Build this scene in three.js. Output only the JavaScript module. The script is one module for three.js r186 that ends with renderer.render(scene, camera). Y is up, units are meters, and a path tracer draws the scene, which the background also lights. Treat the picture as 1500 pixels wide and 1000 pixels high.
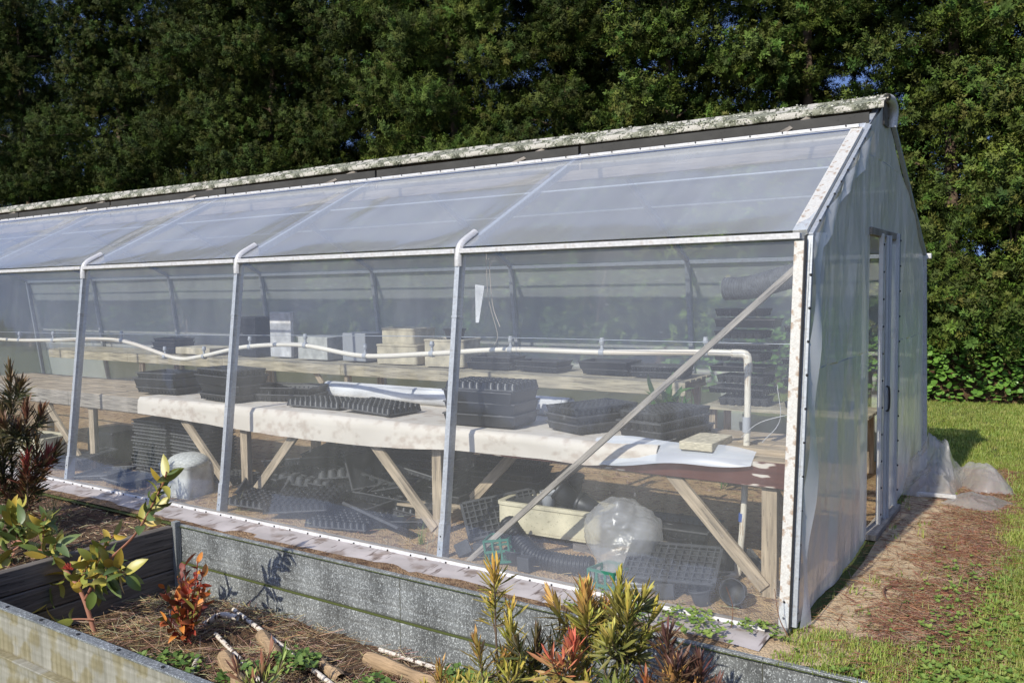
import * as THREE from 'three';
import { mergeGeometries, mergeVertices } from 'three/addons/utils/BufferGeometryUtils.js';
import { RoundedBoxGeometry } from 'three/addons/geometries/RoundedBoxGeometry.js';

// ---------------------------------------------------------------- camera, sky, sun, exposure
const scene = new THREE.Scene();
const camera = new THREE.PerspectiveCamera(43.88, 1024 / 682, 0.05, 900);
camera.position.set(1.149, 1.751, 4.485);
camera.rotation.set(-0.0625, 0.5848, -0.0137, 'YXZ');
scene.add(camera);

const renderer = new THREE.WebGLRenderer({ antialias: true });
renderer.setSize(1024, 682);
renderer.toneMapping = THREE.LinearToneMapping;
renderer.toneMappingExposure = 1.1;
renderer.shadowMap.enabled = true;

const SUN = new THREE.Vector3(-0.08, 0.74, 1).normalize();
function makeSky() {     // clear sky: paler to the horizon and round the sun (CIE clear-sky indicatrix)
  const w = 512, h = 256, d = new Float32Array(w * h * 4), lo = [0.26, 0.40, 0.76], hi = [0.055, 0.13, 0.40];
  for (let j = 0; j < h; j++) {
    const el = ((j + 0.5) / h - 0.5) * Math.PI, t = Math.pow(Math.max(0, Math.sin(el)), 0.5);
    for (let i = 0; i < w; i++) {
      const k = (j * w + i) * 4, az = ((i + 0.5) / w - 0.5) * 2 * Math.PI, x = Math.cos(el) * Math.cos(az), y = Math.sin(el), z = Math.cos(el) * Math.sin(az);
      const cg = x * SUN.x + y * SUN.y + z * SUN.z, g = Math.acos(Math.min(1, Math.max(-1, cg))), halo = 10 * Math.exp(-3 * g), f = (1 + halo + 0.45 * cg * cg) / 1.35, m = Math.min(0.55, halo * 0.28);
      for (let c = 0; c < 3; c++) { const b = lo[c] + (hi[c] - lo[c]) * t, grey = 0.45 * (lo[1] + (hi[1] - lo[1]) * t) + 0.55 * (lo[2] + (hi[2] - lo[2]) * t); d[k + c] = el > 0 ? (b + (grey - b) * m) * f : [0.10, 0.10, 0.08][c]; }
      d[k + 3] = 1;
    }
  }
  const t = new THREE.DataTexture(d, w, h, THREE.RGBAFormat, THREE.FloatType);
  t.mapping = THREE.EquirectangularReflectionMapping; t.magFilter = t.minFilter = THREE.LinearFilter; t.needsUpdate = true;
  return t;
}
const sky = makeSky();
scene.background = sky; scene.environment = sky;

const sun = new THREE.DirectionalLight(new THREE.Color(1.0, 0.93, 0.80), 4.6);
sun.position.copy(SUN).multiplyScalar(60).add(new THREE.Vector3(-5, 0, -3)); sun.target.position.set(-5, 0, -3);
sun.castShadow = true; sun.shadow.mapSize.set(4096, 4096);
Object.assign(sun.shadow.camera, { left: -32, right: 32, top: 26, bottom: -26, near: 1, far: 160 });
scene.add(sun, sun.target);

// ---------------------------------------------------------------- helpers
let seed = 7;
const rnd = () => { seed |= 0; seed = (seed + 0x6d2b79f5) | 0; let t = Math.imul(seed ^ (seed >>> 15), 1 | seed); t = (t + Math.imul(t ^ (t >>> 7), 61 | t)) ^ t; return ((t ^ (t >>> 14)) >>> 0) / 4294967296; };
const R = (a, b) => a + (b - a) * rnd();
const V = (x, y, z) => new THREE.Vector3(x, y, z);
const lerp = (a, b, t) => a + (b - a) * t, clamp = (x, a = 0, b = 1) => Math.min(b, Math.max(a, x)), sm = (a, b, x) => { x = clamp((x - a) / (b - a)); return x * x * (3 - 2 * x); };
function hash(x, y, s = 0) { let h = Math.imul(x | 0, 374761393) + Math.imul(y | 0, 668265263) + Math.imul(s | 0, 974634777); h = Math.imul(h ^ (h >>> 13), 1274126177); return ((h ^ (h >>> 16)) >>> 0) / 4294967296; }
function vn(x, y, per = 1 << 20, s = 0) {
  const xi = Math.floor(x), yi = Math.floor(y), fx = x - xi, fy = y - yi, m = (a) => ((a % per) + per) % per;
  const u = fx * fx * (3 - 2 * fx), v = fy * fy * (3 - 2 * fy);
  const a = hash(m(xi), m(yi), s), b = hash(m(xi + 1), m(yi), s), c = hash(m(xi), m(yi + 1), s), d = hash(m(xi + 1), m(yi + 1), s);
  return a + (b - a) * u + (c - a) * v + (a - b - c + d) * u * v;
}
function fbm(x, y, per = 1 << 20, o = 4, s = 0) { let r = 0, a = 0.5, n = 0; for (let i = 0; i < o; i++) { r += a * vn(x, y, per, s + i); n += a; a *= 0.5; x *= 2; y *= 2; per *= 2; } return r / n; }
const ridged = (x, y, s) => { let v = 0, a = 0.55; for (let i = 0; i < 4; i++) { const n = 1 - Math.abs(2 * vn(x, y, 1 << 20, s + i * 7) - 1); v += a * n * n; a *= 0.5; const t = x * 1.7 - y * 1.1; y = x * 1.1 + y * 1.7 + 3.1; x = t + 5.3; } return v; };
function tex(size, fn, { srgb = true, rep = 1, h = size } = {}) {     // fn(u, v) -> [r,g,b] 0..1 (linear when srgb is false)
  const d = new Uint8Array(size * h * 4);
  for (let j = 0; j < h; j++) for (let i = 0; i < size; i++) {
    const c = fn(i / size, j / h), k = (j * size + i) * 4;
    for (let q = 0; q < 3; q++) d[k + q] = Math.round(255 * clamp(Array.isArray(c) ? c[q] : c));
    d[k + 3] = 255;
  }
  const t = new THREE.DataTexture(d, size, h); t.wrapS = t.wrapT = THREE.RepeatWrapping; t.magFilter = THREE.LinearFilter; t.minFilter = THREE.LinearMipmapLinearFilter; t.generateMipmaps = true;
  if (srgb) t.colorSpace = THREE.SRGBColorSpace;
  t.repeat.set(1 / rep, 1 / rep); t.needsUpdate = true; return t;
}
const toS = (c) => c.map((x) => (x <= 0.0031308 ? x * 12.92 : 1.055 * Math.pow(x, 1 / 2.4) - 0.055));
const mixc = (a, b, t) => a.map((x, i) => x + (b[i] - x) * clamp(t));
const col = (r, g, b) => new THREE.Color().setRGB(r, g, b);
const std = (o) => { const { c, ...k } = o; return new THREE.MeshStandardMaterial({ color: c ? col(...c) : 0xffffff, side: THREE.DoubleSide, ...k }); };
const phy = (o) => { const { c, ...k } = o; return new THREE.MeshPhysicalMaterial({ color: c ? col(...c) : 0xffffff, side: THREE.DoubleSide, ...k }); };

// box-projected uv in metres; alongX: which axis runs along u
function muv(g, off = 0) {
  g = g.index ? g.toNonIndexed() : g; if (!g.attributes.normal) g.computeVertexNormals();
  const p = g.attributes.position, n = g.attributes.normal, uv = new Float32Array(p.count * 2);
  for (let i = 0; i < p.count; i += 3) {
    let nx = 0, ny = 0, nz = 0; for (let k = 0; k < 3; k++) { nx += Math.abs(n.getX(i + k)); ny += Math.abs(n.getY(i + k)); nz += Math.abs(n.getZ(i + k)); }
    for (let k = 0; k < 3; k++) {
      const x = p.getX(i + k), y = p.getY(i + k), z = p.getZ(i + k), q = (i + k) * 2;
      if (ny >= nx && ny >= nz) { uv[q] = x + off; uv[q + 1] = z; } else if (nz >= nx) { uv[q] = x + off; uv[q + 1] = y; } else { uv[q] = z + off; uv[q + 1] = y; }
    }
  }
  g.setAttribute('uv', new THREE.BufferAttribute(uv, 2)); return g;
}
const clean = (g) => { g = g.index ? g.toNonIndexed() : g; for (const k of Object.keys(g.attributes)) if (!['position', 'normal', 'uv', 'color'].includes(k)) g.deleteAttribute(k); if (!g.attributes.uv) g.setAttribute('uv', new THREE.BufferAttribute(new Float32Array(g.attributes.position.count * 2), 2)); return g; };
const merge = (a) => (a.length === 1 ? clean(a[0]) : mergeGeometries(a.map(clean)));
function box(w, h, d, x = 0, y = 0, z = 0, bev = 0.004) { const g = bev && Math.min(w, h, d) > bev * 2.5 ? new RoundedBoxGeometry(w, h, d, 1, bev) : new THREE.BoxGeometry(w, h, d); g.translate(x, y, z); return g; }
// a bar between two points: w across (sideways), d deep (along ref)
function bar(a, b, w, d, ref = V(0, 0, 1), bev = 0.003) {
  const L = a.distanceTo(b), ax = b.clone().sub(a).normalize(), sd = new THREE.Vector3().crossVectors(ax, ref).normalize(), dp = new THREE.Vector3().crossVectors(ax, sd).normalize();
  const g = muv(box(L, w, d, L / 2, 0, 0, bev), R(0, 3)); g.applyMatrix4(new THREE.Matrix4().makeBasis(ax, sd, dp).setPosition(a)); return g;
}
const curve = (pts, t = 0.5) => new THREE.CatmullRomCurve3(pts.map((p) => (p.isVector3 ? p : V(...p))), false, 'catmullrom', t);
const tube = (pts, r, seg = 24, rs = 8) => new THREE.TubeGeometry(pts.getPoint ? pts : curve(pts), seg, r, rs, false);
// swept tube with radius by t
function vtube(pts, rf, seg = 24, rs = 8, cap = true) {
  const c = pts.getPoint ? pts : curve(pts), g = new THREE.TubeGeometry(c, seg, 1, rs, false), p = g.attributes.position;
  for (let i = 0; i <= seg; i++) { const o = c.getPointAt(i / seg), r = rf(i / seg); for (let k = 0; k <= rs; k++) { const q = i * (rs + 1) + k; p.setXYZ(q, o.x + (p.getX(q) - o.x) * r, o.y + (p.getY(q) - o.y) * r, o.z + (p.getZ(q) - o.z) * r); } }
  g.computeVertexNormals(); return g;
}
function grid(nu, nv, fn) {           // fn(u, v) -> [x, y, z, (uvx, uvy)]
  const pos = [], uv = [], idx = [];
  for (let j = 0; j <= nv; j++) for (let i = 0; i <= nu; i++) { const p = fn(i / nu, j / nv); pos.push(p[0], p[1], p[2]); uv.push(p.length > 3 ? p[3] : i / nu, p.length > 3 ? p[4] : j / nv); }
  for (let j = 0; j < nv; j++) for (let i = 0; i < nu; i++) { const a = j * (nu + 1) + i, b = a + 1, c = a + nu + 1, d = c + 1; idx.push(a, b, d, a, d, c); }
  const g = new THREE.BufferGeometry(); g.setAttribute('position', new THREE.Float32BufferAttribute(pos, 3)); g.setAttribute('uv', new THREE.Float32BufferAttribute(uv, 2)); g.setIndex(idx); g.computeVertexNormals(); return g;
}
const taken = {};
function numbered(n) { if (!(n in taken)) { taken[n] = 0; return n; } return `${n}_${String(++taken[n]).padStart(3, '0')}`; }
function part(name, g, m, parent) { const o = new THREE.Mesh(Array.isArray(g) ? merge(g) : g, m); o.name = name; o.castShadow = o.receiveShadow = true; parent.add(o); return o; }
function thing(name, label, category, at = [0, 0, 0], turn = 0, group) { const o = new THREE.Group(); o.name = numbered(name); o.position.set(...at); o.rotation.y = turn; o.userData = { label, category }; if (group) o.userData.group = group; scene.add(o); return o; }
function single(name, g, m, label, category, group) { const o = new THREE.Mesh(Array.isArray(g) ? merge(g) : g, m); o.name = numbered(name); o.castShadow = o.receiveShadow = true; o.userData = { label, category }; if (group) o.userData.group = group; scene.add(o); return o; }
function structure(name, g, m, label) { const o = single(name, g, m, label, name.replace(/_/g, ' ')); o.userData.kind = 'structure'; return o; }
function dup(o, at, turn, label, group, tilt) { const r = o.clone(); r.name = numbered(o.name.replace(/_\d{3}$/, '')); r.userData = { ...o.userData, label: label || o.userData.label }; if (group) r.userData.group = group; r.position.set(...at); r.rotation.set(tilt ? tilt[0] : 0, turn, tilt ? tilt[1] : 0, 'YXZ'); scene.add(r); return r; }
const _m = new THREE.Matrix4(), _q = new THREE.Quaternion(), _e = new THREE.Euler();
function instances(name, g, m, list, parent, tints) {   // list of {p, q, s}
  const o = new THREE.InstancedMesh(g, m, list.length); o.name = name; o.castShadow = o.receiveShadow = true;
  list.forEach((t, i) => { o.setMatrixAt(i, _m.compose(t.p, t.q, t.s.isVector3 ? t.s : V(t.s, t.s, t.s))); if (tints) o.setColorAt(i, t.c); });
  o.instanceMatrix.needsUpdate = true; (parent || scene).add(o); return o;
}
const quat = (x, y, z, o = 'YXZ') => new THREE.Quaternion().setFromEuler(_e.set(x, y, z, o).clone());
const along = (d, roll = 0) => new THREE.Quaternion().setFromUnitVectors(V(0, 1, 0), d.clone().normalize()).multiply(new THREE.Quaternion().setFromAxisAngle(V(0, 1, 0), roll));

// ---------------------------------------------------------------- materials
const T = {};
T.grain = tex(384, (u, v) => { const g = fbm(u * 6, v * 90, 6, 3, 3), l = fbm(u * 3, v * 8, 3, 3, 9), k = vn(u * 10, v * 220, 10, 4); const f = 0.52 + 0.34 * g + 0.2 * (l - 0.5) - (k > 0.86 ? 0.18 : 0); return [f, f * 0.985, f * 0.96]; }, { srgb: true });
T.grainB = tex(256, (u, v) => fbm(u * 6, v * 90, 6, 3, 3), { srgb: false });
T.dirt = tex(384, (u, v) => { const a = fbm(u * 6, v * 6, 6, 5, 21), b = vn(u * 90, v * 90, 90, 5); const f = 0.72 + 0.3 * (a - 0.35) - (b > 0.88 ? 0.12 : 0); return [f, f, f]; });
// zinc spangle with white flecks and vertical run marks
T.zinc = tex(640, (u, v) => {
  const sp = hash(Math.floor(u * 240 + 2.2 * vn(u * 120, v * 120, 120, 6)), Math.floor(v * 150 + 2.2 * vn(u * 120, v * 120, 120, 8)), 2), big = fbm(u * 4, v * 4, 4, 4, 31), st = fbm(u * 60, v * 3, 60, 2, 12);
  let f = 0.46 + 0.22 * (big - 0.5) + 0.12 * (sp - 0.5) + 0.10 * (st - 0.5); if (sp > 0.86) f += 0.30 * (sp - 0.70) / 0.3;
  return [f * 0.97, f, f * 1.0];
});
T.rough = tex(256, (u, v) => 0.45 + 0.5 * fbm(u * 8, v * 8, 8, 4, 17), { srgb: false });
T.alu = tex(384, (u, v) => { const a = fbm(u * 40, v * 4, 40, 3, 41), b = fbm(u * 8, v * 8, 8, 4, 44), s = b > 0.64 ? (b - 0.64) * 0.7 : 0; const f = 0.86 + 0.14 * (a - 0.5); return [f - s * 0.5, f - s * 0.7, f - s * 0.9]; });
T.rust = tex(384, (u, v) => { const b = fbm(u * 16, v * 16, 16, 5, 61), k = sm(0.62, 0.84, b), q = vn(u * 60, v * 60, 60, 2); const f = 0.86 + 0.1 * (q - 0.5); return mixc([f, f, f * 0.98], [0.60, 0.47, 0.36], k * 0.6); });
T.lichen = tex(640, (u, v) => {
  const a = fbm(u * 6, v * 9, 9, 5, 71), b = fbm(u * 26, v * 26, 26, 4, 77), c = vn(u * 128, v * 128, 128, 5);
  let p = mixc([0.60, 0.59, 0.55], [0.80, 0.78, 0.74], a); p = mixc(p, [0.42, 0.43, 0.36], sm(0.44, 0.58, a) * 0.85); p = mixc(p, [0.24, 0.25, 0.20], sm(0.58, 0.68, b) * 0.85); p = mixc(p, [0.92, 0.92, 0.86], c > 0.87 ? 0.7 : 0); return p;
});
T.lichenB = tex(384, (u, v) => 0.5 * fbm(u * 36, v * 36, 36, 3, 77) + 0.5 * vn(u * 128, v * 128, 128, 5), { srgb: false });
T.soil = tex(640, (u, v) => {
  const a = fbm(u * 5, v * 5, 5, 5, 81), b = vn(u * 200, v * 200, 200, 3), c = fbm(u * 40, v * 40, 40, 3, 88);
  let p = mixc([0.40, 0.31, 0.22], [0.62, 0.52, 0.40], a * 1.1 - 0.1); p = mixc(p, [0.30, 0.21, 0.14], sm(0.52, 0.72, c) * 0.75); p = mixc(p, [0.76, 0.69, 0.58], b > 0.88 ? 0.5 : 0); return p;
});
T.soilB = tex(384, (u, v) => 0.6 * fbm(u * 14, v * 14, 14, 4, 83) + 0.4 * vn(u * 128, v * 128, 128, 3), { srgb: false });
T.sand = tex(640, (u, v) => {
  const a = fbm(u * 5, v * 5, 5, 5, 181), b = vn(u * 220, v * 220, 220, 3), c = fbm(u * 30, v * 30, 30, 4, 188);
  let p = mixc([0.64, 0.55, 0.43], [0.80, 0.72, 0.59], a); p = mixc(p, [0.40, 0.29, 0.21], sm(0.55, 0.75, c) * 0.6); p = mixc(p, [0.88, 0.82, 0.72], b > 0.9 ? 0.4 : 0); return p;
});
T.turf = tex(640, (u, v) => { const a = fbm(u * 7, v * 7, 7, 5, 91), b = vn(u * 220, v * 220, 220, 3); let p = mixc([0.28, 0.33, 0.13], [0.42, 0.46, 0.20], a); return mixc(p, [0.50, 0.46, 0.26], b > 0.8 ? 0.4 : 0); });
// polythene: share of light passed straight (1 = clear); dusty patches, runs and specks
const filmT = (sd, runs, smear = 0.05, top = 0.97, amp = 0.16) => tex(512, (u, v) => { const a = fbm(u * 5, v * 5, 5, 5, sd), r = fbm(u * 44, v * 3, 44, 3, sd + 5), s = vn(u * 150, v * 150, 150, sd + 7), w = fbm(u * 3 + 1.5 * a, v * 12, 3, 3, sd + 9); return clamp(top - amp * (a - 0.4) - runs * (r - 0.45) - (s > 0.965 ? 0.07 : 0) - smear * sm(0.62, 0.72, w)); }, { srgb: false });
T.filmA = filmT(101, 0.02, 0.0, 1.0, 0.09); T.filmB = filmT(131, 0.05, 0.01, 0.95, 0.09);
T.filmBump = tex(384, (u, v) => 0.7 * fbm(u * 4 + fbm(u * 3, v * 3, 3, 2, 7), v * 2, 4, 4, 141) + 0.3 * fbm(u * 12, v * 5, 12, 3, 145), { srgb: false });
T.skirt = tex(640, (u, v) => { const a = fbm(u * 5, v * 5, 5, 5, 151), b = fbm(u * 70, v * 8, 70, 3, 155), c = fbm(u * 4, v * 18, 4, 4, 158); let p = mixc([0.50, 0.48, 0.47], [0.76, 0.73, 0.72], a); p = mixc(p, [0.40, 0.34, 0.30], sm(0.56, 0.80, fbm(u * 9, v * 9, 9, 4, 158)) * 0.7); return mixc(p, [0.25, 0.20, 0.18], sm(0.68, 0.8, b) * 0.6); });
T.cloth = tex(640, (u, v) => { const a = fbm(u * 4, v * 4, 4, 5, 161), b = fbm(u * 18, v * 18, 18, 4, 165), w = (Math.sin(u * 900) + Math.sin(v * 900)) * 0.012; let p = mixc([0.86, 0.84, 0.81], [0.95, 0.93, 0.90], a); p = mixc(p, [0.70, 0.63, 0.58], sm(0.50, 0.80, b) * 0.45); return p.map((x) => x + w); });
T.peel = tex(384, (u, v) => { const a = fbm(u * 3, v * 14, 3, 4, 171), g = fbm(u * 6, v * 90, 6, 3, 3); return mixc(mixc([0.30, 0.17, 0.14], [0.40, 0.24, 0.20], g), [0.80, 0.76, 0.70], sm(0.72, 0.76, a)); });
T.tarn = tex(384, (u, v) => { const a = fbm(u * 6, v * 6, 6, 5, 191), b = fbm(u * 40, v * 3, 40, 3, 195); return mixc([0.66, 0.65, 0.60], [0.58, 0.54, 0.40], sm(0.4, 0.65, a) * 0.7).map((x) => x - 0.18 * (b - 0.4)); });
const rp = (t, m) => { const c = t.clone(); c.repeat.set(1 / m, 1 / m); c.needsUpdate = true; return c; };

const M = {
  zinc: std({ map: rp(T.zinc, 0.8), metalness: 0.12, roughness: 0.48, roughnessMap: rp(T.rough, 0.5) }),
  tarn: std({ map: rp(T.tarn, 0.6), c: [0.80, 0.80, 0.80], metalness: 0.2, roughness: 0.6 }),
  moss: std({ c: [0.06, 0.075, 0.015], roughness: 1 }),
  galv: std({ map: rp(T.alu, 0.35), c: [0.56, 0.60, 0.64], metalness: 0.3, roughness: 0.42 }),
  white: std({ map: rp(T.alu, 0.5), c: [0.76, 0.76, 0.76], metalness: 0.1, roughness: 0.38 }),
  rusty: std({ map: rp(T.rust, 0.35), c: [0.72, 0.71, 0.69], roughness: 0.55 }),
  lichen: std({ map: rp(T.lichen, 0.7), bumpMap: rp(T.lichenB, 0.7), bumpScale: 0.005, roughness: 0.95 }),
  ventP: std({ map: rp(T.dirt, 0.9), c: [0.075, 0.073, 0.066], roughness: 0.8 }),
  dark: std({ c: [0.03, 0.03, 0.032], roughness: 0.5, metalness: 0.4 }),
  wood: std({ map: rp(T.grain, 0.9), bumpMap: rp(T.grainB, 0.9), bumpScale: 0.003, c: [0.86, 0.70, 0.50], roughness: 0.85 }),
  greyWood: std({ map: rp(T.grain, 0.8), bumpMap: rp(T.grainB, 0.8), bumpScale: 0.004, c: [0.66, 0.60, 0.52], roughness: 0.9 }),
  oldWood: std({ map: rp(T.grain, 1.1), bumpMap: rp(T.grainB, 1.1), bumpScale: 0.006, c: [0.30, 0.27, 0.24], roughness: 0.95 }),
  creamWood: std({ map: rp(T.grain, 1.2), c: [0.98, 0.88, 0.64], roughness: 0.8 }),
  peel: std({ map: rp(T.peel, 0.9), roughness: 0.75 }),
  blackP: std({ map: rp(T.dirt, 0.4), c: [0.026, 0.028, 0.032], roughness: 0.42 }),
  blackDust: std({ map: rp(T.dirt, 0.25), c: [0.075, 0.077, 0.08], roughness: 0.65 }),
  trayRim: std({ map: rp(T.dirt, 0.2), c: [0.12, 0.12, 0.122], roughness: 0.55 }),
  pvc: std({ map: rp(T.rust, 0.9), c: [0.95, 0.88, 0.76], roughness: 0.4 }),
  greyP: std({ c: [0.35, 0.36, 0.37], roughness: 0.45 }),
  ductP: std({ map: rp(T.dirt, 0.3), c: [0.22, 0.225, 0.23], roughness: 0.6 }),
  blueTape: std({ c: [0.05, 0.10, 0.30], roughness: 0.5 }),
  foam: std({ map: rp(T.dirt, 0.6), c: [1.0, 1.0, 0.99], roughness: 0.85 }),
  creamFoam: std({ map: rp(T.dirt, 0.6), c: [1.0, 0.88, 0.62], roughness: 0.85 }),
  creamP: std({ map: rp(T.dirt, 0.7), c: [1.0, 0.90, 0.62], roughness: 0.5 }),
  paleBag: std({ map: rp(T.dirt, 0.5), c: [0.86, 0.86, 0.78], roughness: 0.6 }),
  greenP: std({ c: [0.015, 0.14, 0.085], roughness: 0.5 }),
  soil: std({ map: rp(T.soil, 1.7), bumpMap: rp(T.soilB, 0.9), bumpScale: 0.03, roughness: 1 }),
  bedSoil: std({ map: rp(T.soil, 1.1), c: [0.55, 0.5, 0.46], bumpMap: rp(T.soilB, 0.6), bumpScale: 0.04, roughness: 1 }),
  sand: std({ map: rp(T.sand, 1.9), bumpMap: rp(T.soilB, 0.8), bumpScale: 0.015, roughness: 1 }),
  floor: std({ map: rp(T.sand, 1.3), c: [0.88, 0.76, 0.60], bumpMap: rp(T.soilB, 0.8), bumpScale: 0.03, roughness: 1 }),
  turf: std({ map: rp(T.turf, 2.3), c: [0.8, 0.8, 0.8], bumpMap: rp(T.soilB, 0.5), bumpScale: 0.03, roughness: 1 }),
  skirt: std({ map: rp(T.skirt, 1.3), roughness: 0.55 }),
  cloth: std({ map: rp(T.cloth, 1.4), c: [0.76, 0.72, 0.65], roughness: 0.85 }),
  bark: std({ map: rp(T.grain, 0.7), c: [0.30, 0.22, 0.16], roughness: 1 }),
  deadTwig: std({ c: [0.42, 0.36, 0.29], roughness: 1 }),
  straw: std({ roughness: 1 }), leafV: phy({ vertexColors: true, roughness: 0.55 }),
  // polythene films: most light goes straight through, the rest is scattered by the dusty milky sheet
  film: phy({ c: [0.91, 0.94, 0.97], transmission: 0.955, transmissionMap: rp(T.filmA, 2.6), roughness: 0.08, ior: 1.56, thickness: 0, bumpMap: rp(T.filmBump, 2.2), bumpScale: 0.012 }),
  roofFilm: phy({ c: [0.85, 0.89, 0.92], transmission: 0.80, transmissionMap: rp(T.filmB, 2.9), roughness: 0.14, ior: 1.6, thickness: 0, bumpMap: rp(T.filmBump, 2.6), bumpScale: 0.015 }),
  gableFilm: phy({ c: [0.86, 0.83, 0.75], transmission: 0.36, transmissionMap: rp(T.filmB, 1.7), roughness: 0.28, ior: 1.4, thickness: 0, bumpMap: rp(T.filmBump, 1.3), bumpScale: 0.05 }),
  backF: phy({ c: [0.85, 0.89, 0.89], transmission: 0.66, transmissionMap: rp(T.filmB, 2.6), roughness: 0.22, ior: 1.5, thickness: 0 }),
  flap: phy({ c: [0.84, 0.87, 0.90], transmission: 0.55, roughness: 0.35, ior: 1.5, thickness: 0 }),
  bag: phy({ c: [0.86, 0.85, 0.82], transmission: 0.82, roughness: 0.29, ior: 1.5, thickness: 0 }),
};

// ---------------------------------------------------------------- dimensions
const BAY = 2.22, NB = 7, LEN = BAY * NB, EAVE = 2.0, RIDGE = 3.03, W = 3.98, BAT = 0.254, MID = -W / 2, RF = 0.70;   // RF: share of the front slope that carries film
const roofY = (z) => (z > MID ? EAVE + (RIDGE - EAVE) * (-z / (W / 2)) : EAVE + (RIDGE - EAVE) * ((W + z) / (W / 2)));

// ---------------------------------------------------------------- ground
{
  // terrace that carries the greenhouse and the lawn, cut straight where the raised bed stands
  const s = new THREE.Shape(); s.moveTo(-300, -0.655); s.lineTo(300, -0.655); s.lineTo(300, 500); s.lineTo(-300, 500); s.closePath();
  const g = muv(new THREE.ShapeGeometry(s).rotateX(-Math.PI / 2)); structure('lawn', g, M.turf, 'short green lawn around and behind the greenhouse');
  const low = muv(new THREE.PlaneGeometry(600, 300).rotateX(-Math.PI / 2).translate(0, -0.56, 150.66)); structure('lower_ground', low, M.turf, 'lower grassy ground in front of the raised bed');
  const fl = muv(grid(60, 16, (u, v) => { const x = lerp(-LEN + 0.05, -0.03, u), z = lerp(BAT + 0.02, -W - BAT + 0.03, v); return [x, 0.012 + 0.03 * fbm(x * 1.3 + 40, z * 1.3 + 40) * sm(0, 0.2, v), z]; }));
  structure('greenhouse_floor', fl, M.floor, 'bare brown earth floor inside the greenhouse');
  // bare sandy strip beside the gable end
  const pts = [[-1.6, 0.60], [-1.5, 0.30], [0.02, 0.27], [0.02, -4.6], [0.30, -4.7], [0.62, -4.0], [0.78, -3.0], [0.72, -2.2], [0.84, -1.5], [0.70, -0.9], [0.72, -0.4], [0.55, 0.0], [0.40, 0.3], [0.1, 0.62]];
  const sh = new THREE.Shape(); const cc = new THREE.CatmullRomCurve3(pts.map((p) => V(p[0] + 0, 0, p[1])), true, 'catmullrom', 0.3).getPoints(120); cc.forEach((p, i) => { const q = 0.05 * (fbm(p.x * 5 + 20, p.z * 5 + 20) - 0.5); i ? sh.lineTo(p.x + q, -p.z + q) : sh.moveTo(p.x + q, -p.z + q); });
  structure('bare_soil', muv(new THREE.ShapeGeometry(sh, 4).rotateX(-Math.PI / 2).translate(0, 0.005, 0)), M.sand, 'sandy bare earth strip along the gable end');
  // soil between greenhouse and sleeper on the left, and soil of the sunken bed
  const ls = muv(grid(60, 24, (u, v) => { const x = lerp(-11, -4.53, u), z = lerp(0.40, 2.16, v); return [x, -0.02 - 0.10 * sm(0.1, 0.9, v) + 0.06 * (fbm(x * 2 + 50, z * 2 + 50) - 0.5), z]; }));
  structure('garden_soil', ls, M.bedSoil, 'dark garden soil behind the timber sleeper');
  const bs = muv(grid(110, 30, (u, v) => { const x = lerp(-4.42, 4.5, u), z = lerp(0.66, 2.17, v); return [x, -0.47 + 0.10 * (fbm(x * 2.2 + 10, z * 2.2 + 10) - 0.5) + 0.05 * (fbm(x * 9, z * 9 + 30) - 0.5), z]; }));
  structure('soil_strip', muv(grid(80, 4, (u, v) => [lerp(-15, -0.2, u), 0.004 + 0.012 * fbm(u * 60, v * 3), lerp(0.20, 0.618, v)])), M.soil, 'narrow strip of dirt between greenhouse batten and bed rim');
  structure('bed_soil', bs, M.bedSoil, 'brown littered soil inside the galvanised raised bed');
}
const bedY = (x, z) => -0.47 + 0.10 * (fbm(x * 2.2 + 10, z * 2.2 + 10) - 0.5) + 0.05 * (fbm(x * 9, z * 9 + 30) - 0.5);

structure('wooded_hill', grid(120, 8, (u, v) => { const az = lerp(-2.0, 1.6, u), D = 120 + v * 90, h = (14.2 + 2.6 * (fbm(u * 9, 1) - 0.5) + 1.2 * (fbm(u * 60, 5) - 0.5)) * Math.sin(Math.PI * 0.5 * Math.min(1, v * 1.6)); return [Math.sin(az) * D, h - 0.6, Math.cos(az) * D, u * 100, v * 30]; }), std({ map: rp(T.dirt, 5), c: [0.035, 0.05, 0.016], roughness: 1 }), 'low wooded hill across the valley from the greenhouse');
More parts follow.
